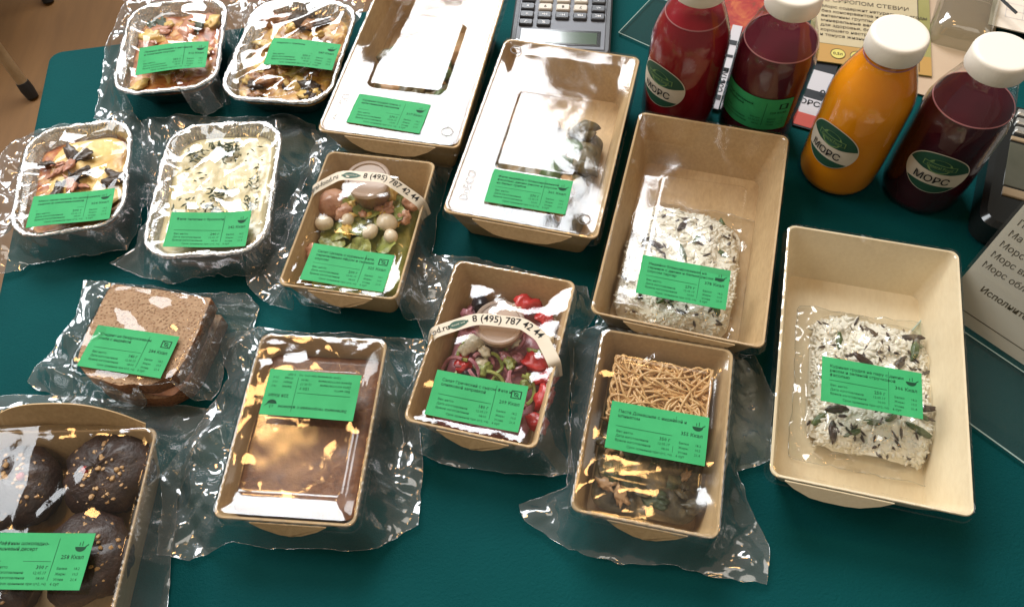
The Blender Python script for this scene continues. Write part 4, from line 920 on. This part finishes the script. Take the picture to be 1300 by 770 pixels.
def bottle(label, x, y, jm, level, face, kind='oval', lz=.046):
    t = thing('juice_bottle', label, 'bottle', (x, y, 0), 0, 'bottles of berry drink with cream caps')
    mb = MB(); lathe(mb, PROF, 72); mb.build('bottle_shell', M['pet'], t)
    zs = [q[1] for q in PROF]; rs = [q[0] for q in PROF]
    zz = [.0020]+[z for z in zs if .0025 < z < level-.002]+[level]
    mb = MB(); lathe(mb, [(np.interp(z, zs, rs)-.0006, z) for z in zz], 64); mb.build('drink', jm, t)
    rl = float(np.interp(level, zs, rs))-.0007; mb = MB(); aa = np.linspace(0, 2*np.pi, 65); tube(mb, [(rl*math.cos(q), rl*math.sin(q), level+.0002) for q in aa], .0005, 6); mb.build('drink_line_glint', M['meniscus_glint'], t)
    mb = MB(); n = 96; th = np.linspace(0, 2*np.pi, n, endpoint=False); kn = .0004*(np.arange(n) % 2)
    lp = lambda r_, z, k=0: np.column_stack([(r_+k*kn)*np.cos(th), (r_+k*kn)*np.sin(th), np.full(n, z)])
    loft(mb, [lp(.0178, .1186), lp(.0184, .1188), lp(.0185, .1195, 1), lp(.0182, .1300, 1), lp(.0178, .1316), lp(.0168, .1323), lp(.0150, .1323)], True, True); mb.build('cap', M['cap'], t, sharp=40)
    def wrap(P, dr=0):
        P = np.asarray(P); r_ = .0290+dr; a = face+P[:, 0]/r_
        return np.column_stack([r_*np.cos(a), r_*np.sin(a), lz+P[:, 1]])
    def patch(Pout, dr, name, m, parent, sp=.0022):
        V, F = sheet(Pout, sp); mb = MB(); mb.add(wrap(V, dr), F); return mb.build(name, m, parent, sharp=None)
    if kind == 'oval':
        b = np.linspace(0, 2*np.pi, 60, endpoint=False); rx, ry = .0212, .0182
        el = np.column_stack([rx*np.cos(b), ry*np.sin(b)])
        s0 = patch(el*1.03, .0003, 'sticker', M['oval'], t)
        up_ = el[(el[:, 1] > .0035)]; up_ = up_[np.argsort(-np.arctan2(up_[:, 1], up_[:, 0]))][::-1]
        top = np.vstack([up_, [(-.0095, .0015), (0, .0008), (.0095, .0015)]]); patch(top, .00045, 'green_field', M['emblem'], s0)
        lo = el[el[:, 1] < -.0105]; lo = lo[np.argsort(np.arctan2(lo[:, 1], lo[:, 0]))]; patch(lo, .00045, 'green_field', M['emblem'], s0)
        p = Print(); q = np.linspace(0, 2*np.pi, 30, endpoint=False)
        p.poly(np.column_stack([.0085*np.cos(q), .0073+.0062*np.sin(q)]), 1)
        p.poly(np.column_stack([.0070*np.cos(q), .0073+.0048*np.sin(q)]), 2)
        zz_ = np.linspace(-.0115, .0115, 9); p.parts.append((np.vstack([np.column_stack([zz_, np.full(9, .0096)]), np.column_stack([zz_, np.full(9, .0052)])]), [(i, 9+i, 10+i, i+1) for i in range(8)], 1))
        zz_ = np.linspace(-.0109, .0109, 9); p.parts.append((np.vstack([np.column_stack([zz_, np.full(9, .0092)]), np.column_stack([zz_, np.full(9, .0056)])]), [(i, 9+i, 10+i, i+1) for i in range(8)], 2))
        lift = lambda P, k: wrap(P, .0006+.00012*k)
        mbp = MB()
        for k, (v_, f_, mi) in enumerate(p.parts): mbp.add(lift(v_, k), f_, mi)
        tv, tf = text2d('General Food', .0032, 'CENTER', .012, 2); mbp.add(lift(tv+[0, .0063], 6), tf, 1)
        tv, tf = text2d('МОРС', .0084, 'CENTER', .012, 3); mbp.add(lift(tv+[-.0010, -.0078], 6), tf, 0)
        mbp.build('print', [M['inkblack'], M['emblem2'], M['emblem']], s0, smooth=False)
    else:
        s0 = patch(rr(.058, .0304, .001, 2), .0003, 'sticker', M['label'], t)
        p = Print()
        for k, w_ in enumerate(('Морс клюквенный', 'натуральный')): p.text(w_, -.0243, .0075-k*.0032, .0027, bold=.012)
        p.rect(.0095, .0098, -.0105, .0115)
        for k, w_ in enumerate(('Объем', 'Дата изготовления', 'Время изготовления')): p.text(w_, -.024, -.0042-k*.003, .0022); p.text(('300 мл', '12.05.17', '08:00')[k], .0075, -.0042-k*.003, .0024, 'RIGHT')
        p.text('128 Ккал', .0262, .0012, .0031, 'RIGHT', bold=.012)
        for k, w_ in enumerate(('Белки', 'Жиры', 'Углев')): p.text(w_, .013, -.0046-k*.0029, .0021); p.text(('0,1', '0,0', '12,4')[k], .0258, -.0046-k*.0029, .0021, 'RIGHT')
        for a_, b_, c_, d_ in ((-.0033, .0033, .0020, .0026), (-.0033, .0033, -.0026, -.0020), (-.0033, -.0020, -.0026, .0026), (.0016, .0033, -.0026, .0026)): p.rect(.0228+a_, .0228+b_, .0080+c_, .0080+d_)
        p.build('print', M['ink'], s0, lambda P: wrap(P, .0006))
    return t
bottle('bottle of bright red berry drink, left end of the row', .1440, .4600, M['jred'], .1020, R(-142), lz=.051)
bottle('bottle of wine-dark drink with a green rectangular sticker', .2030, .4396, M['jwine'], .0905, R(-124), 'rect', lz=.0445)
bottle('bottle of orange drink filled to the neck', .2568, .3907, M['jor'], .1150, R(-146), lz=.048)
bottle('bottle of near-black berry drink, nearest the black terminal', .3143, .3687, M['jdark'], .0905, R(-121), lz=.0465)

# ================================================================ CALCULATOR (its display towards us)
CA = R(-9); CC = (.0630, .5850)
cal = thing('calculator', 'grey desk calculator lying upside down at the back edge', 'calculator', (.0630, .5850, 0), CA)
M['calbody'] = pbr('dark_grey_plastic', (.055, .057, .062), .4, bscale=900, bdist=.0002)
M['calplate'] = pbr('grey_face_plate', (.10, .104, .118), .4, metal=.1, bscale=1200, bdist=.0001)
M['keydark'] = pbr('dark_key_plastic', (.055, .058, .066), .35); M['keylight'] = pbr('beige_key_plastic', (.52, .46, .38), .4)
M['white'] = pbr('white_print', (.75, .75, .75), .5); M['lcd'] = pbr('lcd_glass', (.055, .085, .055), .12, spec=.8, coat=.6)
M['lcdframe'] = pbr('black_gloss_frame', (.012, .014, .014), .15, spec=.7)
mb = MB(); cw, chh = .0865, .142
loft(mb, [loop3(rr(cw-.004, chh-.004, .006)+[0, .010], .0006), loop3(rr(cw, chh, .007)+[0, .010], .003), loop3(rr(cw, chh, .007)+[0, .010], .0125), loop3(rr(cw-.003, chh-.003, .006)+[0, .010], .0145)], True, True); mb.build('body', M['calbody'], cal)
mb = MB(); box(mb, -.0385, .0385, -.056, .077, .0143, .0153, bev=.0005); mb.build('face_plate', M['calplate'], cal)
mb = MB(); box(mb, -.0345, .0345, -.0520, -.0335, .0150, .0160, bev=.0003); fr = mb.build('display_frame', M['lcdframe'], cal)
mb = MB(); box(mb, -.0315, .0315, -.0505, -.0362, .0158, .0163, bev=.0002); mb.build('display', M['lcd'], fr)
rows = [(-.0265, [('√', 0), ('%', 0), None, None, None]), (-.0165, [('÷', 0), ('M+', 0), ('M−', 0), ('MR', 0), ('MC', 0)]), (-.0060, [('×', 0), ('9', 1), ('8', 1), ('7', 1), ('+/-', 0)]), (.0048, [('−', 0), ('6', 1), ('5', 1), ('4', 1), ('→', 0)]), (.0156, [('+', 0), ('3', 1), ('2', 1), ('1', 1), ('C', 0)]), (.0264, [('=', 0), ('.', 1), ('00', 1), ('0', 1), ('AC', 0)])]
for yy, ks in rows:
    for j, kk in enumerate(ks):
        if not kk: continue
        x = -.0310+.0155*j; mb = MB(); kh = .0036 if yy < -.02 else .0041
        loft(mb, [loop3(rr(.0125, kh*2, .0016, 3)+[x, yy], .0150), loop3(rr(.0120, kh*2-.0004, .0016, 3)+[x, yy], .0172), loop3(rr(.0106, kh*2-.0018, .0013, 3)+[x, yy], .0180)], True, True)
        kx = mb.build('key', M['keylight'] if kk[1] else M['keydark'], cal)
        p = Print(); p.text(kk[0], x, yy+.0013, .0046 if len(kk[0]) == 1 else .0036, 'CENTER', rot=180, bold=.01, res=2); p.build('print', M['inkblack'] if kk[1] else M['white'], kx, lambda P: np.column_stack([P, np.full(len(P), .01815)]))

# ================================================================ ACRYLIC PLATE behind the red bottle
pl = [(.1097, .5594), (.1480, .6054), (.2000, .5620), (.1760, .5000), (.1316, .5322)]
pl = [(.1097, .5594), (.1480, .6054), (.1980, .5640), (.1600, .5180)]
mb = MB(); P = np.array(pl); loft(mb, [loop3(P, .0006), loop3(P, .0026)], True, True); ap = mb.build('acrylic_plate', M['acrylic'], smooth=False)
tag(ap, 'clear acrylic plate lying behind the red drink bottle', 'acrylic plate')
mb = MB()
for i in range(4): tube(mb, [loop3(P, .0026)[i], loop3(P, .0026)[(i+1) % 4]], .0004, 4)
mb.build('polished_edge', M['acryledge'], ap)

# ================================================================ PRINTED CARDS behind the bottles
M['olive_paper'] = pbr('olive_paper', (.25, .23, .07), .55, var=((.23, .21, .06), (.28, .26, .09)), vscale=20)
M['tan_paper'] = pbr('tan_paper', (.44, .37, .22), .55, var=((.41, .34, .20), (.47, .40, .25)), vscale=25)
M['orange_paper'] = pbr('orange_paper', (.40, .23, .06), .5); M['yellow_print'] = pbr('yellow_print', (.55, .48, .12), .5)
M['brownink'] = pbr('brown_print', (.06, .045, .025), .6); M['whitepaper'] = pbr('white_paper', (.66, .60, .52), .55); M['greyprint'] = pbr('pale_grey_print', (.45, .44, .46), .5)
M['redprint'] = pbr('red_print', (.42, .06, .04), .5); M['dkprint'] = pbr('near_black_print', (.015, .018, .022), .45)
LA = math.atan2(-.0235, .056)      # direction in which its lines run
def card(name, label, cat, x, y, rz, w, h, m, z=.001, th=.0008, tilt=0):
    t = thing(name, label, cat, (x, y, z), rz); t.rotation_euler = (tilt, 0, rz)
    mb = MB(); box(mb, -w/2, w/2, -h/2, h/2, 0, th); mb.build('sheet', m, t, smooth=False)
    return t, (lambda P, k=1: np.column_stack([P, np.full(len(P), th+.00025*k)]))
t, fn = card('printed_leaflet', 'olive bordered leaflet with brown text, behind the orange bottle', 'leaflet', .3275, .5450, R(-17), .100, .106, M['olive_paper'], .0030)
p = Print(); p.rect(-.052+.006, .040, -.030, .055, 0); p.build('text_panel', M['tan_paper'], t, lambda P: fn(P, 1))
p = Print(); p.text('НАПИТКИ', -.044, .036, .0078, bold=.01, res=2); p.text('С СИРОПОМ СТЕВИИ', -.040, .0250, .0068, bold=.004, res=2)
for k, l in enumerate(('Морс содержит натуральные ягоды', 'без консервантов и красителей,', 'витамины группы А, В, С и Е,', 'минеральные вещества, полезен', 'для здоровья, бодрости духа,', 'хорошего настроения', 'и тонуса жизни')): p.text(l, -.042, .0165-k*.0062, .0051, bold=.010, res=2)
p.rect(.0395, .0402, -.05, .055); p.build('print', M['brownink'], t, lambda P: fn(P, 2))
p = Print(); p.rect(-.0499, .0499, -.0529, -.0305); p.build('price_band', M['orange_paper'], t, lambda P: fn(P, 1))
bx = p = Print(); b = np.linspace(0, 2*np.pi, 26, endpoint=False)
for k, x in enumerate((-.026, -.010, .006)): p.poly(np.column_stack([x+.0062*np.cos(b), -.0415+.0062*np.sin(b)]))
p.build('volume_badge', M['yellow_print'], t, lambda P: fn(P, 2))
p = Print()
for x in (-.026, -.010, .006): p.ring(x, -.0415, .0062, .0062, .0005); p.text('0,5л', x, -.0430, .0045, 'CENTER', bold=.01, res=2)
p.build('print', M['brownink'], t, lambda P: fn(P, 3))
# striped carton card between wine and orange bottle
t, fn = card('striped_card', 'narrow white and black striped card between the wine and orange bottles', 'card', .2590, .4780, R(62), .092, .030, M['dkprint'], .0010)
p = Print(); p.rect(-.030, -.012, -.0148, .0148); p.rect(-.002, .022, -.0148, .0148); p.build('white_stripe', M['greyprint'], t, lambda P: fn(P, 1))
p = Print(); p.rect(-.0445, -.030, -.0148, .0148); p.build('red_stripe', M['redprint'], t, lambda P: fn(P, 1))
p = Print(); p.text('0,5', -.006, -.008, .010, bold=.02, rot=-90, res=2); p.text('МОРС', -.020, .012, .008, rot=-90, bold=.02, res=2); p.build('print', M['dkprint'], t, lambda P: fn(P, 2))
# berry picture card between red and wine bottles
t, fn = card('picture_card', 'card with a red berry picture between the red and wine bottles', 'card', .2170, .5500, R(-13), .075, .120, M['dkprint'], .0010)
p = Print(); p.rect(-.0365, .0300, .0000, .0590); 
M['berrypic'] = food_mat('berry_picture', [(.3, (.05, .06, .015)), (.45, (.30, .02, .015)), (.6, (.42, .10, .03)), (.75, (.45, .33, .10))], 55, .4, 40, .0001)
p.build('berry_picture', M['berrypic'], t, lambda P: fn(P, 1))
t, fn = card('paper_strip', 'thin white paper strip with black marks beside the red bottle', 'paper strip', .1945, .5090, R(67.5), .104, .0085, M['greyprint'], .0026)
p = Print()
for x, l in ((-.042, .012), (-.022, .006), (-.008, .010), (.010, .007), (.026, .012)): p.rect(x, x+l*.5, -.0036, .0036)
p.text('СОСТАВ', -.033, -.003, .007, bold=.03, res=2); p.build('print', M['dkprint'], t, lambda P: fn(P, 1))
# tan board and white grid sheet
M['pinktan'] = pbr('pinkish_tan_board', (.46, .34, .23), .5, var=((.43, .31, .21), (.50, .38, .26)), vscale=14)
t, fn = card('tan_board', 'plain pinkish tan board behind the two right bottles', 'board', .3860, .5600, R(-28), .110, .210, M['pinktan'], .0012)
M['gridpaper'] = pbr('white_form_paper', (.70, .62, .52), .6)
t, fn = card('ruled_form', 'white ruled form at the back right corner', 'paper form', .4960, .5720, R(-27), .095, .150, M['gridpaper'], .0120, .0010)
p = Print()
for k in range(12): p.rect(-.036, .0465, -.060+k*.0095, -.0597+k*.0095)
for k in range(7): p.rect(-.036+k*.0136, -.0357+k*.0136, -.060, .0445)
p.build('ruled_lines', M['greyprint'], t, lambda P: fn(P, 1))
# clear holder on the tan board, a dark reflection on it modelled as a rod
mb = MB(); HP = lambda w_, h_, r_, z_: loop3((rr(w_, h_, r_, 6)@np.array([[math.cos(R(-28)), math.sin(R(-28))], [-math.sin(R(-28)), math.cos(R(-28))]]))+[.4070, .5430], z_)
loft(mb, [HP(.048, .072, .010, .0025), HP(.047, .071, .010, .010), HP(.044, .068, .010, .018), HP(.036, .060, .012, .0225), HP(.024, .048, .010, .0240)], False, True); ho = mb.build('clear_holder', film('smoky_clear_plastic', .09, (.62, .62, .55), .10, wav=(30, .002), haze=.04))
tag(ho, 'smoky clear plastic holder lying on the tan board', 'plastic holder')
mb = MB(); tube(mb, [(.4251, .5660, .0245), (.4300, .5450, .0250), (.4370, .5250, .0245)], .0012, 6); mb.build('dark_reflection', M['dkprint'], ho)

# ================================================================ BLACK TERMINAL, right edge
te = thing('card_terminal', 'black terminal with a greyish screen at the right edge', 'terminal', (.4080, .3480, 0), R(-27))
mb = MB(); loft(mb, [loop3(rr(.105, .120, .010), .001), loop3(rr(.110, .125, .012), .004), loop3(rr(.110, .125, .012), .022), loop3(rr(.103, .118, .010), .0255)], True, True); mb.build('body', M['lcdframe'], te)
M['screen'] = pbr('grey_green_screen', (.085, .085, .06), .12, spec=.7, coat=.5, var=((.06, .065, .045), (.12, .11, .08)), vscale=14)
mb = MB(); box(mb, -.044, .044, -.024, .020, .0252, .0262, bev=.0004); mb.build('screen', M['screen'], te)
M['tanbar'] = pbr('tan_plastic_bar', (.30, .22, .13), .4); M['silver'] = pbr('silver_key', (.45, .44, .40), .25, metal=.6)
mb = MB(); box(mb, -.044, .044, -.034, -.026, .0252, .0270, bev=.0006); mb.build('front_bar', M['tanbar'], te)
mb = MB(); box(mb, -.044, .044, .022, .026, .0252, .0270, bev=.0006); mb.build('front_bar', M['tanbar'], te)
for j in range(3):
    for i in range(5):
        mb = MB(); x, y = -.036+i*.018, .033+j*.0095; box(mb, x-.0066, x+.0066, y-.0032, y+.0032, .0252, .0285, bev=.0012); mb.build('key', M['silver'], te)

# ================================================================ SIGN in an acrylic stand, right edge
SX = np.array([.0375, -.0375]); SX = SX/np.linalg.norm(SX)
sg = thing('table_sign', 'printed price sheet in a clear acrylic stand at the right edge', 'sign', (.2915, .2610, 0), math.atan2(-.0360, .0310))
lean = R(24)
def plane(P, off=0): # sheet coordinates (along, up the leaning face) -> local
    P = np.asarray(P); return np.column_stack([P[:, 0], P[:, 1]*math.sin(lean)-off*math.cos(lean), .004+P[:, 1]*math.cos(lean)+off*math.sin(lean)])
def slab(name, x0, x1, y0, y1, o0, o1, m, parent):
    mb = MB(); q = [(x0, y0), (x1, y0), (x1, y1), (x0, y1)]; mb.add(np.vstack([plane(q, o1), plane(q, o0)]), [(0, 1, 2, 3), (7, 6, 5, 4), (0, 4, 5, 1), (1, 5, 6, 2), (2, 6, 7, 3), (3, 7, 4, 0)]); return mb.build(name, m, parent, smooth=False)
M['signpaper'] = pbr('sign_paper', (.74, .66, .57), .6)
pp = slab('paper', -.001, .150, .001, .200, 0, .0004, M['signpaper'], sg)
ac = slab('acrylic_front', -.003, .153, -.003, .204, .0010, .0028, film('sign_acrylic', .06, (.93, .95, .94), .03), sg)
p = Print()
for k, l in enumerate(('Салаты', 'Паста', 'Маффины', 'Морс клюквенный', 'Морс вишневый', 'Морс облепиховый')): p.text(l+' ..........................', .003, .0845-k*.0085, .0062, res=2)
p.text('Исполнитель: ________', .012, .027, .0062, res=2, bold=.01); p.text('Сэндвичи', .003, .093, .0062, res=2); p.text('Запеканки', .003, .1015, .0062, res=2); p.rect(0, .149, .0092, .0098)
p.build('print', M['brownink'], pp, lambda P: plane(P, .0006))
mb = MB(); q = [(-.003, -.003), (.153, -.003), (.153, -.060), (-.003, -.060)]
mb.add([(x, y, .0030) for x, y in q]+[(x, y, .0008) for x, y in q], [(3, 2, 1, 0), (4, 5, 6, 7), (0, 1, 5, 4), (1, 2, 6, 5), (2, 3, 7, 6), (3, 0, 4, 7)]); mb.build('acrylic_foot', M['acrylic'], sg, smooth=False)
mb = MB(); c4 = [(x, y, .0030) for x, y in q]
for i in range(4): tube(mb, [c4[i], c4[(i+1) % 4]], .0005, 4)
mb.build('polished_edge', M['acryledge'], sg)
print('tris', sum(len(o.data.polygons) for o in bpy.data.objects if o.type == 'MESH'))
